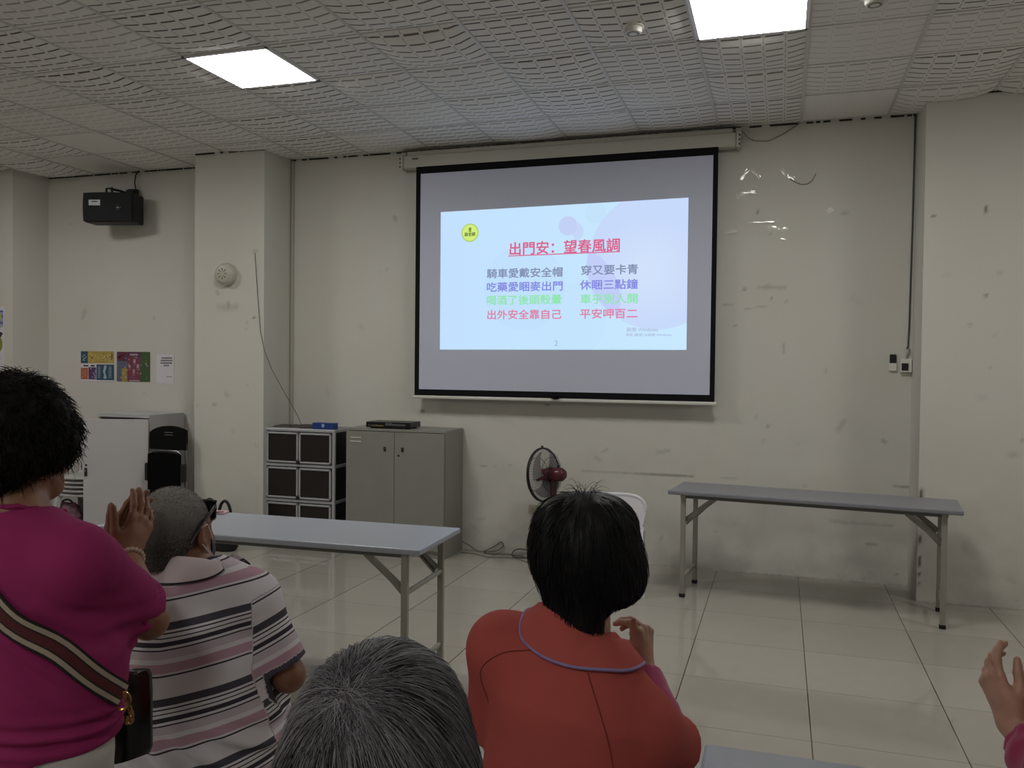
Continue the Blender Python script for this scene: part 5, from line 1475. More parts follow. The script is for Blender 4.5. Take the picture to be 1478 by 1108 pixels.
    def flow(P, t):
        rad = P - cen; rad = rad / (np.linalg.norm(rad, axis=1, keepdims=True) + 1e-6)
        return rad * 0.3 + v3(0, 0, -0.8)[None] + 0.55 * np.stack([np.sin(P[:, 2] * 160 + P[:, 1] * 90), np.cos(P[:, 2] * 150 + P[:, 0] * 110), 0 * P[:, 0]], 1)
    a = strands(S2, st, flow, n=9, step=0.0065, off0=-0.006, off1=0.014, rad=0.0010, seed=6, frizz=0.5)
    # loose tufts at the rim
    tip = S2.onto(V[rng.integers(0, len(V), 900)], 0.0)
    g = S2.grad(tip)
    dirn = g * 0.8 + v3(0, 0, -0.35) + 0.35 * rng.normal(0, 1, g.shape); dirn /= np.linalg.norm(dirn, axis=1, keepdims=True)
    ln = 0.010 + 0.016 * rng.random(len(tip))
    q = np.linspace(0, 1, 7)
    C = tip[:, None] + dirn[:, None] * (ln[:, None] * q)[:, :, None] + v3(0, 0, -1)[None, None] * (0.012 * q ** 2)[None, :, None]
    b = tubes(C, 0.0009, rng.random(len(tip)))
    hm = hair_material('black_curly_hair', '080706', '15110f', rough=0.65, spec=0.2)
    hair_object('hair', root, hm, [(V - O, Q, 0.2), (a[0] - O, a[1], a[2]), (b[0] - O, b[1], b[2])])
    # ---- shoulder bag, worn across the back: a thing of its own
    BO = v3(-1.292, -5.30, 0.755)
    hb = thing('handbag', 'small black handbag on a striped webbing strap, worn across the magenta T-shirt', 'handbag', BO)
    mb = MB(); rows = []
    for i in range(25):
        an = 2 * math.pi * i / 24; c, s = math.cos(an), math.sin(an)
        ex, ey = 0.044 * math.copysign(abs(c) ** 0.45, c), 0.036 * math.copysign(abs(s) ** 0.6, s)
        rows.append([(ex * q * 0.75 + ey * 0.35, ex * q * 0.62 + ey, z) for q, z in ((0.02, 0.0), (0.9, 0.0), (1.0, 0.012), (1.0, 0.13), (0.95, 0.165), (0.85, 0.175), (0.02, 0.178))])
    mb.sheet(rows, 0.003); mb.build('body', mat('black_patent_leather', '08080a', rough=0.18, spec=0.7), hb)
    zz = MB().tube([(-0.03, -0.022, 0.177), (0.0, -0.004, 0.182), (0.03, 0.02, 0.177)], 0.004, 6); zz.build('zip', mat('zip_silver', '7d7a75', 0.3, 0.8), hb)
    p0, p1 = v3(-1.525, -5.55, 1.292), v3(-1.190, -5.42, 0.952)
    t_ = np.linspace(0, 1, 40)[:, None]
    path = p0 * (1 - t_) + p1 * t_
    path[:, 1] -= (0.10 * np.sin(np.pi * t_[:, 0])); path[:, 2] += 0.075 * np.sin(np.pi * t_[:, 0])
    path = S.onto(path.astype(np.float32), 0.005, 6)
    nn = S.grad(path)
    for _ in range(6): nn[1:-1] = (nn[:-2] + nn[1:-1] + nn[2:]) / 3; path[1:-1] = (path[:-2] + path[1:-1] + path[2:]) / 3
    nn /= np.linalg.norm(nn, axis=1, keepdims=True)
    m = mat('striped_webbing', '4a141a', rough=0.8)
    gg = NG(m); t = m.node_tree; at = gg.n('ShaderNodeAttribute', attribute_name='across')
    rp = gg.n('ShaderNodeValToRGB'); rp.color_ramp.interpolation = 'CONSTANT'
    els = [(0.0, '17110f'), (0.10, '9c8f80'), (0.28, '17110f'), (0.34, '4f161c'), (0.66, '17110f'), (0.72, '9c8f80'), (0.90, '17110f')]
    rp.color_ramp.elements[0].color = lin(els[0][1])
    rp.color_ramp.elements[1].position = els[1][0]; rp.color_ramp.elements[1].color = lin(els[1][1])
    for ps, c in els[2:]:
        e = rp.color_ramp.elements.new(ps); e.color = lin(c)
    t.links.new(at.outputs['Fac'], rp.inputs[0]); t.links.new(rp.outputs[0], t.nodes['Principled BSDF'].inputs['Base Color'])
    ribbon('strap', hb, m, path - BO, nn, 0.046, 0.0035)
    gold = mat('gold_metal', '9c7a4a', 0.3, 0.9)
    ch_ = MB(); e = path[-1] - BO
    ch_.tube([tuple(e + v3(0.012 * math.cos(a), 0.008 * math.cos(a), 0.017 * math.sin(a) - 0.012)) for a in np.linspace(0, 2 * math.pi, 17)[:-1]], 0.0028, 6, closed=True)
    ch_.build('ring', gold, hb)
    lk = MB(); e2 = v3(0.045, -0.03, 0.10)
    for k in range(11):
        c = e * (1 - k / 10) + e2 * (k / 10) + v3(0.02 * math.sin(math.pi * k / 10), 0, -0.014 * math.sin(math.pi * k / 10))
        a0 = k * 1.57
        lk.tube([tuple(c + v3(0.0045 * math.cos(a) * math.cos(a0), 0.0045 * math.cos(a) * math.sin(a0), 0.008 * math.sin(a))) for a in np.linspace(0, 2 * math.pi, 11)[:-1]], 0.0013, 5, closed=True)
    lk.build('chain', gold, hb)
    shoes(root, pel, A, 0.085, 0.0, mat('black_shoe', '121212', 0.5), True, O)
person_magenta()

# ------------------------------------------------------------------ man in the striped polo shirt
def person_striped():
    O = v3(-1.46, -4.85, 0.0)
    root = thing('person', 'seated person with shaved grey hair, face mask and sunglasses, in a striped polo shirt', 'person', O)
    A = axes(98); r, f = A[0], A[1]
    pel, wa, ch, nb = v3(-1.455, -4.85, 0.56), v3(-1.455, -4.84, 0.70), v3(-1.455, -4.845, 0.90), v3(-1.478, -4.852, 1.035)
    shR, shL = ch + r * 0.148 + v3(0, 0, 0.062), ch - r * 0.165 + v3(0, 0, 0.07)
    elR, wrR = v3(-1.208, -4.80, 0.765), v3(-1.42, -4.64, 0.74)
    elL, wrL = v3(-1.68, -4.84, 0.77), v3(-1.53, -4.65, 0.74)
    hc = v3(-1.522, -4.855, 1.118); HA = axes(97, 4, 3)
    B = Shape()
    B.cone(pel, wa, 0.155, 0.165, flat=f, s=0.75, k=0.03); B.cone(wa, ch, 0.165, 0.15, flat=f, s=0.75, k=0.04)
    B.cone(shL, shR, 0.045, k=0.05); B.cone(ch + v3(0, 0, 0.05), nb, 0.085, 0.062, k=0.04)
    B.cone(nb - v3(0, 0, 0.03), hc - f * 0.018 - v3(0, 0, 0.06), 0.063, 0.060, k=0.03)
    head(B, hc, HA, 1.08)
    for sh, el, wr in ((shR, elR, wrR), (shL, elL, wrL)): arm_skin(B, sh, el, wr, 1.12)
    hand(B, wrR, (-0.5, 0.7, 0.25), (-0.95, -0.1, 0), True, [(12, 15, 8)] * 4, sc=1.02)
    hand(B, wrL, (0.1, 0.85, 0.25), (0.95, 0, 0), False, [(12, 15, 8)] * 4, sc=1.02)
    seated_legs(B, pel, A, -0.02, 0.085)
    V, Q = B.mesh(0.0044); mesh_object('body', V - O, Q, skin('brown', '7d543e'), root)
    S = Shape()
    S.cone(pel, pel + v3(0, 0, 0.06), 0.178, 0.172, flat=f, s=0.78, k=0.03); seated_legs(S, pel, A, 0.0, 0.085, foot=False)
    S.cut((0, 0, 1), 0.66); S.cut((0, 0, -1), -0.10); S.cut((0, 0, -1), -0.10); S.disp = folds(0.004, seed=40)
    V, Q = S.mesh(0.008); mesh_object('trousers', V - O, Q, cloth('black_trousers', '131216'), root)
    # polo shirt
    S = Shape()
    S.cone(pel + v3(0, -0.01, 0.0), wa, 0.230, 0.222, flat=f, s=0.83, k=0.03); S.cone(wa, ch, 0.222, 0.182, flat=f, s=0.80, k=0.06)
    S.cone(ch, nb - v3(0, 0, 0.07), 0.172, 0.09, flat=f, s=0.80, k=0.06)
    S.cone(shL, shR, 0.060, k=0.06)
    for sh in (shL, shR): S.cone(nb - v3(0, 0, 0.03), sh, 0.054, 0.062, k=0.045)
    S._add('&', 0.004, (lambda P: 0.50 + 0.55 * np.clip((P - O) @ f + 0.05, 0, 0.2) - P[:, 2]), (0, 0, 0), 1e9)
    S.cone(nb + v3(0, 0, -0.03), nb + v3(0, 0.03, 0.12), 0.068, 0.078, op='-', k=0.004)
    n_t = len(S.p)
    for sh, el, wr in ((shR, elR, wrR), (shL, elL, wrL)): sleeve(S, sh, el, wr, 0.068, 0.066, 0.88, k=0.035)
    nf = folds(0.006, 6, 6, 3.4, seed=12, tilt=-0.7)
    def disp(P):
        low = np.exp(-((P[:, 2] - 0.62) / 0.06) ** 2) * 0.007 * np.sin(((P[:, 2]) * 1.0 + 0.75 * (P[:, 0] + 1.3)) * 90)
        return (nf(P) + low).astype(np.float32)
    S.disp = disp
    V, Q = S.mesh(0.0034)
    # stripe coordinate: down the back for the trunk, along the arm for each sleeve
    Dt = Shape(); Dt.p = S.p[:n_t]
    tv = 1.06 - V[:, 2] + 0.17 * ((V - O) @ r) * 1.0 + 0.05 * np.abs((V - O) @ r)
    coord = tv.copy()
    ins = np.zeros(len(V), bool)
    for sh, el in ((shR, elR), (shL, elL)):
        ax_ = nrm(el - sh); al = (V - sh) @ ax_
        dist = np.linalg.norm((V - sh) - np.outer(al, ax_), axis=1)
        out = np.abs((V - O) @ r) > 0.194 + 0.03 * np.clip(al, -0.05, 0.25)
        m_ = out & (dist < 0.095) & (al > 0.0)
        coord[m_] = 0.245 + al[m_] * 1.0
        lat_ax = np.abs((sh - O) @ r + al * (ax_ @ r))
        coord[m_ & (al > np.linalg.norm(el - sh) * 0.80) & (dist < 0.074) & (np.abs((V - O) @ r) > lat_ax - 0.035)] = 0.0725 * 0.178 - 0.055 + 0.178
        ins |= m_
    sm = mat('striped_pique', 'cfc9cf', rough=0.85, spec=0.15, bump=0.2, scale=900)
    g = NG(sm); t = sm.node_tree
    at = g.n('ShaderNodeAttribute', attribute_name='stripe')
    u = g.math('FRACT', g.math('DIVIDE', at.outputs['Fac'], 0.178))
    rp = g.n('ShaderNodeValToRGB'); rp.color_ramp.interpolation = 'CONSTANT'
    seq = [(0.0, 'W'), (0.02, 'G'), (0.125, 'W'), (0.155, 'K'), (0.175, 'W'), (0.215, 'K'), (0.232, 'W'), (0.27, 'D'), (0.335, 'W'), (0.37, 'K'), (0.387, 'P'), (0.50, 'W'), (0.565, 'R'), (0.69, 'W'), (0.715, 'D'), (0.74, 'W')]
    cols = {'W': 'd0ccd0', 'G': '4b4852', 'K': '3a3541', 'D': '3d3742', 'P': 'bdb1ba', 'R': 'b492a0'}
    rp.color_ramp.elements[0].color = lin(cols['W']); rp.color_ramp.elements[1].position = seq[1][0]; rp.color_ramp.elements[1].color = lin(cols[seq[1][1]])
    for ps, c in seq[2:]:
        e = rp.color_ramp.elements.new(ps); e.color = lin(cols[c])
    t.links.new(u, rp.inputs[0]); t.links.new(rp.outputs[0], t.nodes['Principled BSDF'].inputs['Base Color'])
    shirt = mesh_object('polo_shirt', V - O, Q, sm, root, {'stripe': coord + 0.055})
    co, out = collar('collar', shirt, cloth('pale_pink_collar', 'c6b8ba'), S, nb, A, 0.078, 0.034, 0.056, rise=0.016, gap=0.006)
    co.data.transform(Matrix.Translation([-float(q) for q in O]))
    MB().tube([tuple(p - O + v3(0, 0, -0.001)) for p in out], 0.0028, 6).build('collar_tipping', cloth('dark_tipping', '26222c'), co)
    # shaved hair: a close stubble shell on the skull
    L = lambda x, y, z: hc + (v3(x, y, z) * 1.08) @ HA
    S2 = Shape()
    S2.ell(L(0, -0.012, 0.030), np.array((0.0795, 0.0985, 0.0905)) * 1.08, HA, k=0.01)
    S2.cone(L(0, -0.050, -0.02), L(0, -0.058, -0.066), 0.062, 0.048, k=0.025)
    S2._add('&', 0.004, (lambda P: 0.75 * ((P - hc) @ HA[1]) - 0.66 * ((P - hc) @ HA[2]) - 0.034), (0, 0, 0), 1e9)
    S2._add('&', 0.006, (lambda P: -0.068 - ((P - hc) @ HA[2]) + 0.25 * ((P - hc) @ HA[1] + 0.06)), (0, 0, 0), 1e9)
    S2.disp = lambda P: (0.0008 * vnoise(P * 300, 8)).astype(np.float32)
    V, Q = S2.mesh(0.004)
    rng = np.random.default_rng(5)
    st = V[rng.integers(0, len(V), 9000)]; S2.disp = None
    g_ = S2.grad(st); dr = g_ + v3(0, 0, -0.5) + 0.3 * rng.normal(0, 1, g_.shape); dr /= np.linalg.norm(dr, axis=1, keepdims=True)
    C = st[:, None] + dr[:, None] * (np.linspace(-0.001, 0.0042, 3)[None, :, None])
    a = tubes(C, 0.0005, rng.random(len(st)))
    hm = hair_material('grey_stubble', '443f3c', 'a8a4a0', 1.0, rough=0.8, spec=0.2)
    top = np.clip(((V - hc) @ HA[2]) * 4 + 0.1, 0, 0.45)
    hair_object('hair', root, hm, [(V - O, Q, top), (a[0] - O, a[1], a[2])])
    # sunglasses pushed up on the brow
    Lo = lambda x, y, z: tuple(L(x, y, z) - O)
    sg = MB()
    for s in (-1, 1):
        rows = []
        for i in range(9):
            rows.append([Lo(s * (0.006 + 0.070 * i / 8), 0.108 - 0.05 * (i / 8) ** 2.2, 0.072 - 0.052 * j / 5 * (1 - 0.25 * (i / 8) ** 3) + 0.004) for j in range(6)])
        sg.sheet(rows, 0.004)
    lens = sg.build('sunglasses', mat('smoky_lens', '0b0c16', rough=0.05, spec=0.9), root)
    fr = MB()
    fr.tube([Lo(x, 0.110 - 0.05 * (abs(x) / 0.076) ** 2.2, 0.078) for x in np.linspace(-0.076, 0.076, 17)], 0.0035, 6)
    for s in (-1, 1):
        fr.tube([Lo(s * 0.076, 0.058, 0.068), Lo(s * 0.084, 0.02, 0.052), Lo(s * 0.086, -0.015, 0.036), Lo(s * 0.082, -0.04, 0.010), Lo(s * 0.076, -0.052, -0.012)], [0.004, 0.0045, 0.0045, 0.005, 0.004], 8)
    fr.build('frame', M_DARK, lens)
    # face mask and its ear loops
    rows = []
    for i in range(17):
        x = -0.074 + 0.148 * i / 16; c = 1 - (x / 0.074) ** 2
        rows.append([Lo(x * (1 - 0.12 * abs(j / 6 - 0.4)), 0.046 + 0.072 * c ** 0.6 * (1 - 0.9 * (j / 6 - 0.42) ** 2), -0.012 - 0.098 * (j / 6) * (0.6 + 0.4 * c)) for j in range(7)])
    mk = MB().sheet(rows, 0.002).build('face_mask', mat('navy_mask_cloth', '2a2f45', 0.8), root)
    lp = MB()
    for s in (-1, 1):
        lp.tube([Lo(s * 0.074, 0.046, -0.014), Lo(s * 0.084, 0.02, 0.008), Lo(s * 0.088, -0.002, 0.028), Lo(s * 0.088, -0.022, 0.022)], 0.0018, 6)
        lp.tube([Lo(s * 0.072, 0.046, -0.070), Lo(s * 0.084, 0.018, -0.050), Lo(s * 0.089, -0.004, -0.034), Lo(s * 0.088, -0.022, -0.018)], 0.0018, 6)
    lp.build('ear_loops', mat('white_elastic', 'c9c2bb', 0.7), mk)
    shoes(root, pel, A, 0.095, 0.42, mat('brown_shoe', '2a211c', 0.5), False, O)
    stool('low stool under the person in the striped polo shirt', float(pel[0]), float(pel[1]))
person_striped()

# ------------------------------------------------------------------ person in the orange-red polo shirt
def person_orange():
    O = v3(-0.39, -5.04, 0.0)
    root = thing('person', 'seated person with short black hair in an orange-red polo shirt, hands clasped', 'person', O)
    A = axes(68, 0, -13); r, f = A[0], A[1]
    pel, wa, ch, nb = v3(-0.395, -5.05, 0.56), v3(-0.395, -5.045, 0.70), v3(-0.392, -5.045, 0.88), v3(-0.383, -5.03, 1.045)
    shR, shL = v3(-0.252, -5.05, 0.865), v3(-0.548, -5.02, 0.982)
    elR, wrR = v3(-0.200, -4.93, 0.785), v3(-0.286, -4.775, 0.886)
    elL, wrL = v3(-0.60, -4.93, 0.78), v3(-0.352, -4.785, 0.785)
    hc = v3(-0.37, -5.005, 1.183); HA = axes(76, 3)
    B = Shape()
    B.cone(pel, wa, 0.145, 0.138, flat=f, s=0.74, k=0.03); B.cone(wa, ch, 0.138, 0.138, flat=f, s=0.72, k=0.04)
    B.cone(shL, shR, 0.042, k=0.05); B.cone(ch + v3(0, 0, 0.06), nb, 0.08, 0.056, k=0.04)
    B.cone(nb - v3(0, 0, 0.03), hc - v3(0, 0.02, 0.06), 0.054, 0.050, k=0.03)
    head(B, hc, HA, 0.97)
    for sh, el, wr in ((shR, elR, wrR), (shL, elL, wrL)): arm_skin(B, sh, el, wr, 0.98)
    hand(B, wrR, (-0.02, 0.06, 1.0), (-0.95, 0.25, 0), True, [(52, 42, 18), (62, 40, 18), (70, 42, 20), (76, 44, 22)], th=(0.90, 0.42, 0.12), th2=(1.0, 0.02, -0.02), sc=0.98, spread=0.12)
    hand(B, wrL, (0.04, 0.1, 1.0), (0.95, 0.1, 0.0), False, [(8, 12, 10), (8, 14, 10), (10, 16, 10), (12, 18, 12)], th=(0.85, 0.45, 0.1), th2=(0.97, 0.15, 0.05), sc=0.95, spread=0.03)
    seated_legs(B, pel, A, -0.012)
    V, Q = B.mesh(0.0040); mesh_object('body', V - O, Q, skin('light', 'b08673'), root)
    S = Shape(); S.cone(pel, pel + v3(0, 0, 0.06), 0.165, 0.158, flat=f, s=0.78, k=0.03); seated_legs(S, pel, A, 0.012, foot=False)
    S.cut((0, 0, 1), 0.68); S.cut((0, 0, -1), -0.10); S.disp = folds(0.004, seed=45)
    V, Q = S.mesh(0.008); mesh_object('trousers', V - O, Q, cloth('dark_trousers', '1d1c22'), root)
    # undershirt sleeves, pink
    S = Shape()
    for sh, el, wr in ((shR, elR, wrR), (shL, elL, wrL)):
        a = sh + (el - sh) * 0.55
        S.cone(a, el, 0.050, 0.050, k=0.02); S.cone(el, wr - (wr - el) * 0.06, 0.050, 0.036, k=0.02, cap=True)
    S.disp = folds(0.005, 22, 22, 22, seed=51)
    V, Q = S.mesh(0.005); mesh_object('undersleeves', V - O, Q, cloth('rose_pink_knit', '9c3c62', 0.3), root)
    # polo
    S = Shape()
    S.cone(pel, wa, 0.185, 0.180, flat=f, s=0.80, k=0.03); S.cone(wa, ch, 0.180, 0.170, flat=f, s=0.78, k=0.06)
    S.cone(ch, nb - v3(0, 0, 0.08), 0.165, 0.085, flat=f, s=0.78, k=0.06)
    S.cone(shL, shR, 0.060, k=0.06)
    for sh in (shL, shR): S.cone(nb - v3(0, 0, 0.035), sh, 0.052, 0.062, k=0.045)
    S.cut((0, 0, -1), -0.52)
    S.cone(nb + v3(0, 0, -0.03), nb + v3(0, 0.03, 0.12), 0.064, 0.075, op='-', k=0.004)
    for sh, el, wr in ((shR, elR, wrR), (shL, elL, wrL)): sleeve(S, sh, el, wr, 0.068, 0.066, 0.97, k=0.04)
    S.disp = folds(0.0045, 5, 5, 3, seed=17)
    V, Q = S.mesh(0.0055); shirt = mesh_object('polo_shirt', V - O, Q, cloth('orange_red_pique', 'aa504a', 0.0), root)
    co, out = collar('collar', shirt, cloth('orange_red_collar', 'ae544d', 0.0), S, nb + v3(-0.008, 0, 0), A, 0.068, 0.022, 0.066, rise=0.03)
    co.data.transform(Matrix.Translation([-float(q) for q in O]))
    MB().tube([tuple(p - O + v3(0, 0, 0.001)) for p in out], 0.0032, 6).build('collar_piping', cloth('lavender_piping', '8d7dad'), co)
    sm = MB()
    for pts in ([(-0.335, -5.16, 1.01), (-0.30, -5.18, 0.92), (-0.275, -5.19, 0.83), (-0.262, -5.2, 0.70)], [(-0.44, -5.12, 1.03), (-0.52, -5.12, 1.01), (-0.585, -5.12, 0.95), (-0.60, -5.12, 0.88)]):
        P = np.array([tuple(q) for q in smooth(pts, 10)], np.float32)
        P = S.onto(P, 0.0004, 6)
        sm.tube([tuple(p - O) for p in P], 0.0012, 5)
    sm.build('seam', cloth('dark_red_seam', '7a2a26'), shirt)
    # hair
    L = lambda x, y, z: hc + v3(x, y, z) @ HA
    S2 = Shape()
    S2.ell(L(0, -0.015, 0.048), (0.100, 0.110, 0.088), HA, k=0.02); S2.ell(L(0.040, -0.03, 0.078), (0.058, 0.07, 0.054), HA, k=0.03); S2.ell(L(-0.040, -0.03, 0.070), (0.058, 0.07, 0.054), HA, k=0.03)
    S2.ell(L(0.0, -0.030, 0.012), (0.107, 0.098, 0.080), HA, k=0.03); S2.ell(L(0.072, -0.01, -0.03), (0.042, 0.06, 0.05), HA, k=0.02)
    for s in (-1, 1): S2.ell(L(s * 0.080, 0.005, -0.012), (0.032, 0.050, 0.050), HA, k=0.03)
    S2.cone(L(0, -0.058, -0.05), L(0.0, -0.055, -0.128), 0.064, 0.054, k=0.04, flat=HA[1], s=0.75)
    S2.ell(L(0, 0.115, -0.045), (0.064, 0.08, 0.115), HA, k=0.02, op='-')
    base = S2.disp = lambda P: (0.003 * vnoise(P * np.array([60, 60, 14]), 4) - 0.001).astype(np.float32)
    V, Q = S2.mesh(0.0048)
    S2.disp = None
    rng = np.random.default_rng(31)
    st = V[rng.integers(0, len(V), 5200)]
    wh = L(0.012, -0.055, 0.125)
    def flow(P, t):
        rad = P - wh; dd = np.linalg.norm(rad, axis=1, keepdims=True); rad = rad / (dd + 1e-6)
        inward = (v3(hc[0], hc[1], 0) - P) * v3(1, 1, 0); low = np.clip((hc[2] - 0.03 - P[:, 2:3]) * 14, 0, 1)
        return rad * (1.2 - low) + v3(0, 0, -0.7)[None] + inward * 5 * low
    a = strands(S2, st, flow, n=14, step=0.0075, off0=-0.004, off1=0.007, rad=0.0011, seed=7, frizz=0.12)
    # the parting's few stray hairs on top
    q = np.linspace(0, 1, 8); m = 24
    ang = rng.uniform(0, 2 * math.pi, m); root_p = S2.onto(wh[None] + 0.012 * rng.normal(0, 1, (m, 3)).astype(np.float32), -0.002)
    out_d = np.stack([np.cos(ang), np.sin(ang), np.zeros(m)], 1) @ np.eye(3)
    ln = rng.uniform(0.03, 0.065, m)
    C = root_p[:, None] + out_d[:, None] * (ln[:, None] * q)[:, :, None] * 0.9 + v3(0, 0, 1)[None, None] * ((0.026 * np.sin(q * 2.2))[None] * rng.uniform(0.5, 1.2, m)[:, None])[:, :, None]
    b = tubes(C, 0.0006, rng.random(m))
    hm = hair_material('straight_black_hair', '08080a', '1d1b1f', rough=0.55, spec=0.3)
    hair_object('hair', root, hm, [(V - O, Q, 0.1), (a[0] - O, a[1], a[2]), (b[0] - O, b[1], b[2])])
    shoes(root, pel, A, 0.09, 0.42, bpy.data.materials['black_shoe'], False, O)
    stool('low stool under the person in the orange-red polo shirt', float(pel[0]), float(pel[1]))
person_orange()

# ------------------------------------------------------------------ grey-haired person in the foreground
def person_grey():
    O = v3(-0.41, -5.94, 0.0)
    root = thing('person', 'grey-haired person in the foreground, seen from behind the top of the head', 'person', O)
    A = axes(95); r, f = A[0], A[1]
    pel, wa, ch, nb = v3(-0.41, -5.95, 0.555), v3(-0.41, -5.945, 0.68), v3(-0.41, -5.945, 0.84), v3(-0.408, -5.935, 0.99)
    shR, shL = v3(-0.245, -5.92, 0.925), v3(-0.575, -5.945, 0.925)
    elR, wrR = v3(-0.21, -5.84, 0.70), v3(-0.30, -5.64, 0.62)
    elL, wrL = v3(-0.62, -5.87, 0.70), v3(-0.55, -5.65, 0.62)
    hc = v3(-0.396, -5.893, 1.143); HA = axes(97, 6)
    B = Shape()
    B.cone(pel, wa, 0.145, 0.138, flat=f, s=0.74, k=0.03); B.cone(wa, ch, 0.138, 0.135, flat=f, s=0.72, k=0.04)
    B.cone(shL, shR, 0.042, k=0.05); B.cone(ch + v3(0, 0, 0.06), nb, 0.08, 0.056, k=0.04)
    B.cone(nb - v3(0, 0, 0.03), hc - v3(0, 0.02, 0.06), 0.054, 0.050, k=0.03)
    head(B, hc, HA, 0.97)
    for sh, el, wr in ((shR, elR, wrR), (shL, elL, wrL)): arm_skin(B, sh, el, wr, 0.98)
    hand(B, wrR, (-0.3, 0.9, -0.25), (0, -0.2, -1), True, [(12, 18, 12)] * 4, sc=0.95)
    hand(B, wrL, (0.3, 0.9, -0.25), (0, -0.2, -1), False, [(12, 18, 12)] * 4, sc=0.95)
    seated_legs(B, pel, A, -0.012)
    V, Q = B.mesh(0.0045); mesh_object('body', V - O, Q, skin('light', 'b08673'), root)
    S = Shape(); S.cone(pel, pel + v3(0, 0, 0.06), 0.165, 0.158, flat=f, s=0.78, k=0.03); seated_legs(S, pel, A, 0.012, foot=False)
    S.cut((0, 0, 1), 0.68); S.cut((0, 0, -1), -0.10); S.disp = folds(0.004, seed=46)
    V, Q = S.mesh(0.008); mesh_object('trousers', V - O, Q, bpy.data.materials['dark_trousers'], root)
    S = Shape()
    S.cone(pel, wa, 0.18, 0.175, flat=f, s=0.80, k=0.03); S.cone(wa, ch, 0.175, 0.16, flat=f, s=0.78, k=0.06)
    S.cone(ch, nb - v3(0, 0, 0.08), 0.155, 0.085, flat=f, s=0.78, k=0.06); S.cone(shL, shR, 0.058, k=0.06)
    for sh in (shL, shR): S.cone(nb - v3(0, 0, 0.035), sh, 0.052, 0.06, k=0.045)
    S.cut((0, 0, -1), -0.52); S.cone(nb + v3(0, 0, -0.03), nb + v3(0, 0.03, 0.12), 0.064, 0.075, op='-', k=0.004)
    for sh, el, wr in ((shR, elR, wrR), (shL, elL, wrL)): sleeve(S, sh, el, wr, 0.066, 0.056, 1.8, k=0.04)
    S.disp = folds(0.0045, 6, 6, 4, seed=19)
    V, Q = S.mesh(0.007); mesh_object('blouse', V - O, Q, cloth('muted_grey_blouse', '5a5a66'), root)
    # hair: grey and black strands running out from the crown whorl
    L = lambda x, y, z: hc + v3(x, y, z) @ HA
    S2 = Shape()
    S2.ell(L(0, -0.012, 0.045), (0.090, 0.102, 0.094), HA, k=0.02); S2.ell(L(0, -0.020, -0.005), (0.096, 0.096, 0.095), HA, k=0.03)
    S2.cone(L(0, -0.045, -0.05), L(0, -0.045, -0.12), 0.082, 0.062, k=0.04, flat=HA[1], s=0.75)
    for s in (-1, 1): S2.ell(L(s * 0.072, 0.0, -0.04), (0.030, 0.058, 0.07), HA, k=0.03)
    S2.ell(L(0, 0.115, -0.055), (0.066, 0.08, 0.115), HA, k=0.02, op='-')
    V, Q = S2.mesh(0.0042)
    rng = np.random.default_rng(41)
    m = 15000
    wh = L(-0.012, -0.088, 0.108)
    st = V[rng.integers(0, len(V), 5 * m)]
    dw = np.linalg.norm(st - wh, axis=1)
    keep = rng.random(len(st)) < np.clip((dw + 0.008) / 0.022, 0.3, 1) * 0.95
    st = st[keep][:m]; dw = dw[keep][:m]
    an = np.arctan2(*((st - wh) @ HA.T)[:, :2].T)
    # streaks: neighbouring hairs share their greyness
    tone = np.clip(0.42 + 0.45 * vnoise(np.stack([an * 9, dw * 10, 0 * an], 1), 3) + 0.35 * vnoise(np.stack([an * 34, dw * 16, 0 * an], 1), 5) + 0.28 * rng.normal(0, 1, len(st)) + 0.38 * np.clip(((st - hc) @ HA[2] - 0.055) * 14, -0.6, 0.8), 0, 1)
    def flow(P, t):
        rad = P - wh; dd = np.linalg.norm(rad, axis=1, keepdims=True); rad = rad / (dd + 1e-6)
        ax_ = HA[2]; sw = np.cross(np.broadcast_to(ax_, rad.shape), rad)
        return rad * 1.0 + sw * 0.30 * np.exp(-dd / 0.03) + v3(0, 0, -0.55)[None] * np.clip(dd * 9, 0, 1)
    a = strands(S2, st, flow, n=16, step=0.0062, off0=-0.003, off1=0.0055, rad=0.00062, seed=9, frizz=0.07, tone=tone)
    hm = hair_material('grey_black_hair', '151417', '868389', 1.0, rough=0.55)
    st2 = S2.onto(wh[None] + rng.normal(0, 0.014, (900, 3)).astype(np.float32), 0.0)
    d2 = rng.uniform(0, 2 * math.pi, 900); lat = np.stack([np.cos(d2), np.sin(d2), 0 * d2], 1).astype(np.float32)
    def flow2(P, t):
        rad = P - wh; rad = rad / (np.linalg.norm(rad, axis=1, keepdims=True) + 1e-6)
        return lat * (1.1 - t) + rad * (0.2 + t)
    a2 = strands(S2, st2, flow2, n=12, step=0.0048, off0=-0.001, off1=0.005, rad=0.0006, seed=19, frizz=0.1, tone=np.clip(0.55 + 0.3 * rng.normal(0, 1, 900), 0.1, 1))
    cap = np.clip(0.35 - np.linalg.norm(V - wh, axis=1) * 8, 0.03, 0.35)
    ho = hair_object('hair', root, hm, [(V - O, Q, cap * 0.6), (a[0] - O, a[1], a[2]), (a2[0] - O, a2[1], a2[2])])
    sc_ = np.zeros(len(ho.data.vertices), np.float32); sc_[:len(V)] = np.clip(1.1 - np.linalg.norm(V - wh, axis=1) / 0.014, 0, 0.45)
    ho.data.attributes.new('scalp', 'FLOAT', 'POINT').data.foreach_set('value', sc_)
    g = NG(hm); t = hm.node_tree; b_ = t.nodes['Principled BSDF']; src = b_.inputs['Base Color'].links[0].from_socket
    t.links.new(g.mix(g.n('ShaderNodeAttribute', attribute_name='scalp').outputs['Fac'], src, lin('75604f')), b_.inputs['Base Color'])
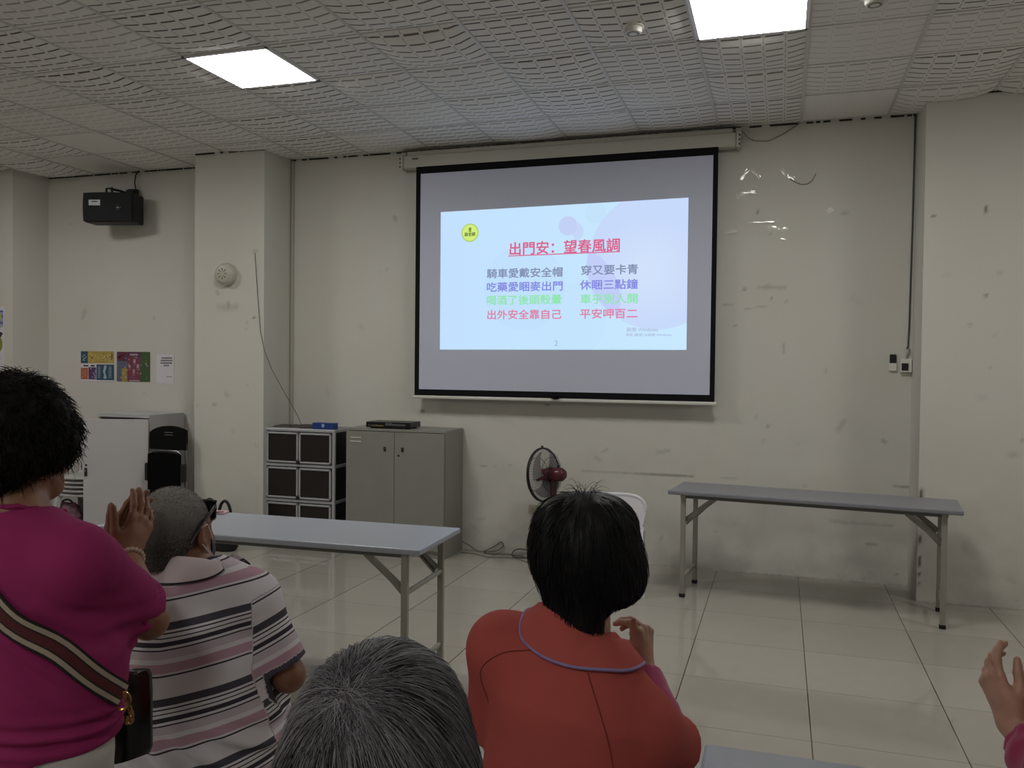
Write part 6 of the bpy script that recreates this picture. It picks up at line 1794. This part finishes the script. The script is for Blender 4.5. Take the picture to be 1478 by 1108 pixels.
    shoes(root, pel, A, 0.09, 0.42, bpy.data.materials['black_shoe'], False, O)
    stool('low stool under the grey-haired person', float(pel[0]), float(pel[1]))
person_grey()

# ------------------------------------------------------------------ person at the right edge: raised hand in a pink sleeve
def person_pink():
    O = v3(0.76, -5.42, 0.0)
    root = thing('person', 'person at the right edge, only a raised hand and puffy pink sleeve in view', 'person', O)
    A = axes(98); r, f = A[0], A[1]
    pel, wa, ch, nb = v3(0.76, -5.44, 0.56), v3(0.76, -5.435, 0.70), v3(0.765, -5.43, 0.87), v3(0.765, -5.42, 1.03)
    shR, shL = v3(0.935, -5.40, 0.96), v3(0.605, -5.43, 0.96)
    elL, wrL = v3(0.515, -5.205, 0.855), v3(0.405, -4.99, 0.945)
    elR, wrR = v3(0.92, -5.20, 0.84), v3(0.66, -5.03, 0.96)
    hc = v3(0.76, -5.40, 1.17); HA = axes(105, 4)
    B = Shape()
    B.cone(pel, wa, 0.145, 0.138, flat=f, s=0.74, k=0.03); B.cone(wa, ch, 0.138, 0.135, flat=f, s=0.72, k=0.04)
    B.cone(shL, shR, 0.042, k=0.05); B.cone(ch + v3(0, 0, 0.06), nb, 0.08, 0.056, k=0.04)
    B.cone(nb - v3(0, 0, 0.03), hc - v3(0, 0.02, 0.06), 0.054, 0.050, k=0.03)
    head(B, hc, HA, 0.97)
    for sh, el, wr in ((shR, elR, wrR), (shL, elL, wrL)): arm_skin(B, sh, el, wr, 0.98)
    hand(B, wrL, (-0.36, 0.22, 0.90), (0.80, 0.45, 0.25), False, [(12, 22, 14), (26, 34, 18), (34, 38, 20), (40, 40, 22)], th=(0.80, 0.35, 0.45), th2=(0.95, 0.05, 0.30), sc=0.90, spread=0.02)
    hand(B, wrR, (-0.2, 0.3, 0.92), (-0.9, 0, 0), True, [(12, 18, 12)] * 4, sc=0.93)
    seated_legs(B, pel, A, -0.012)
    V, Q = B.mesh(0.0042); mesh_object('body', V - O, Q, skin('light', 'b08673'), root)
    S = Shape(); S.cone(pel, pel + v3(0, 0, 0.06), 0.165, 0.158, flat=f, s=0.78, k=0.03); seated_legs(S, pel, A, 0.012, foot=False)
    S.cut((0, 0, 1), 0.68); S.cut((0, 0, -1), -0.10); S.disp = folds(0.004, seed=47)
    V, Q = S.mesh(0.008); mesh_object('trousers', V - O, Q, bpy.data.materials['dark_trousers'], root)
    S = Shape()
    S.cone(pel, wa, 0.165, 0.16, flat=f, s=0.78, k=0.03); S.cone(wa, ch, 0.16, 0.155, flat=f, s=0.76, k=0.06)
    S.cone(ch, nb - v3(0, 0, 0.08), 0.15, 0.085, flat=f, s=0.78, k=0.06); S.cone(shL, shR, 0.058, k=0.06)
    for sh in (shL, shR): S.cone(nb - v3(0, 0, 0.035), sh, 0.052, 0.06, k=0.045)
    S.cut((0, 0, -1), -0.52); S.cone(nb + v3(0, 0, -0.03), nb + v3(0, 0.03, 0.12), 0.064, 0.075, op='-', k=0.004)
    for sh, el, wr in ((shR, elR, wrR), (shL, elL, wrL)):
        sleeve(S, sh, el, wr, 0.066, 0.060, 1.82, k=0.04)
        S.ell(el + (wr - el) * 0.62, (0.056, 0.056, 0.056), k=0.02)
        c = el + (wr - el) * 0.80; S.cone(c, c + (wr - el) * 0.06, 0.046, 0.043, k=0.006, cap=True)
    base = folds(0.004, 8, 8, 6, seed=23)
    dn = nrm(wrL - elL)
    S.disp = lambda P: (base(P) + 0.0045 * np.sin(((P - elL) @ dn) * 190 + 3 * vnoise(P * 30, 2)) * np.exp(-(((P - elL) @ dn - 0.14) / 0.10) ** 2) * (np.linalg.norm(P - (elL + wrL) / 2, axis=1) < 0.25)).astype(np.float32)
    V, Q = S.mesh(0.005); mesh_object('jacket', V - O, Q, cloth('rose_pink_jacket', '9c3a5c', 0.25), root)
    S2 = Shape(); L = lambda x, y, z: hc + v3(x, y, z) @ HA
    S2.ell(L(0, -0.015, 0.046), (0.094, 0.106, 0.088), HA, k=0.02); S2.ell(L(0, -0.03, -0.01), (0.098, 0.092, 0.09), HA, k=0.03)
    S2.ell(L(0, 0.115, -0.05), (0.064, 0.08, 0.115), HA, k=0.02, op='-')
    S2.cone(L(0, -0.055, -0.05), L(0, -0.055, -0.115), 0.062, 0.050, k=0.04, flat=HA[1], s=0.75)
    V, Q = S2.mesh(0.006)
    rng = np.random.default_rng(61); st = V[rng.integers(0, len(V), 3200)]; wh = L(0.0, -0.05, 0.125)
    def flow(P, t):
        rad = P - wh; rad = rad / (np.linalg.norm(rad, axis=1, keepdims=True) + 1e-6)
        return rad + v3(0, 0, -0.7)[None]
    a = strands(S2, st, flow, n=12, step=0.0075, off0=-0.004, off1=0.008, rad=0.0011, seed=62, frizz=0.18)
    hair_object('hair', root, bpy.data.materials['straight_black_hair'], [(V - O, Q, 0.2), (a[0] - O, a[1], a[2])])
    shoes(root, pel, A, 0.09, 0.42, bpy.data.materials['black_shoe'], False, O)
    stool('low stool under the person with the pink sleeve', float(pel[0]), float(pel[1]))
person_pink()
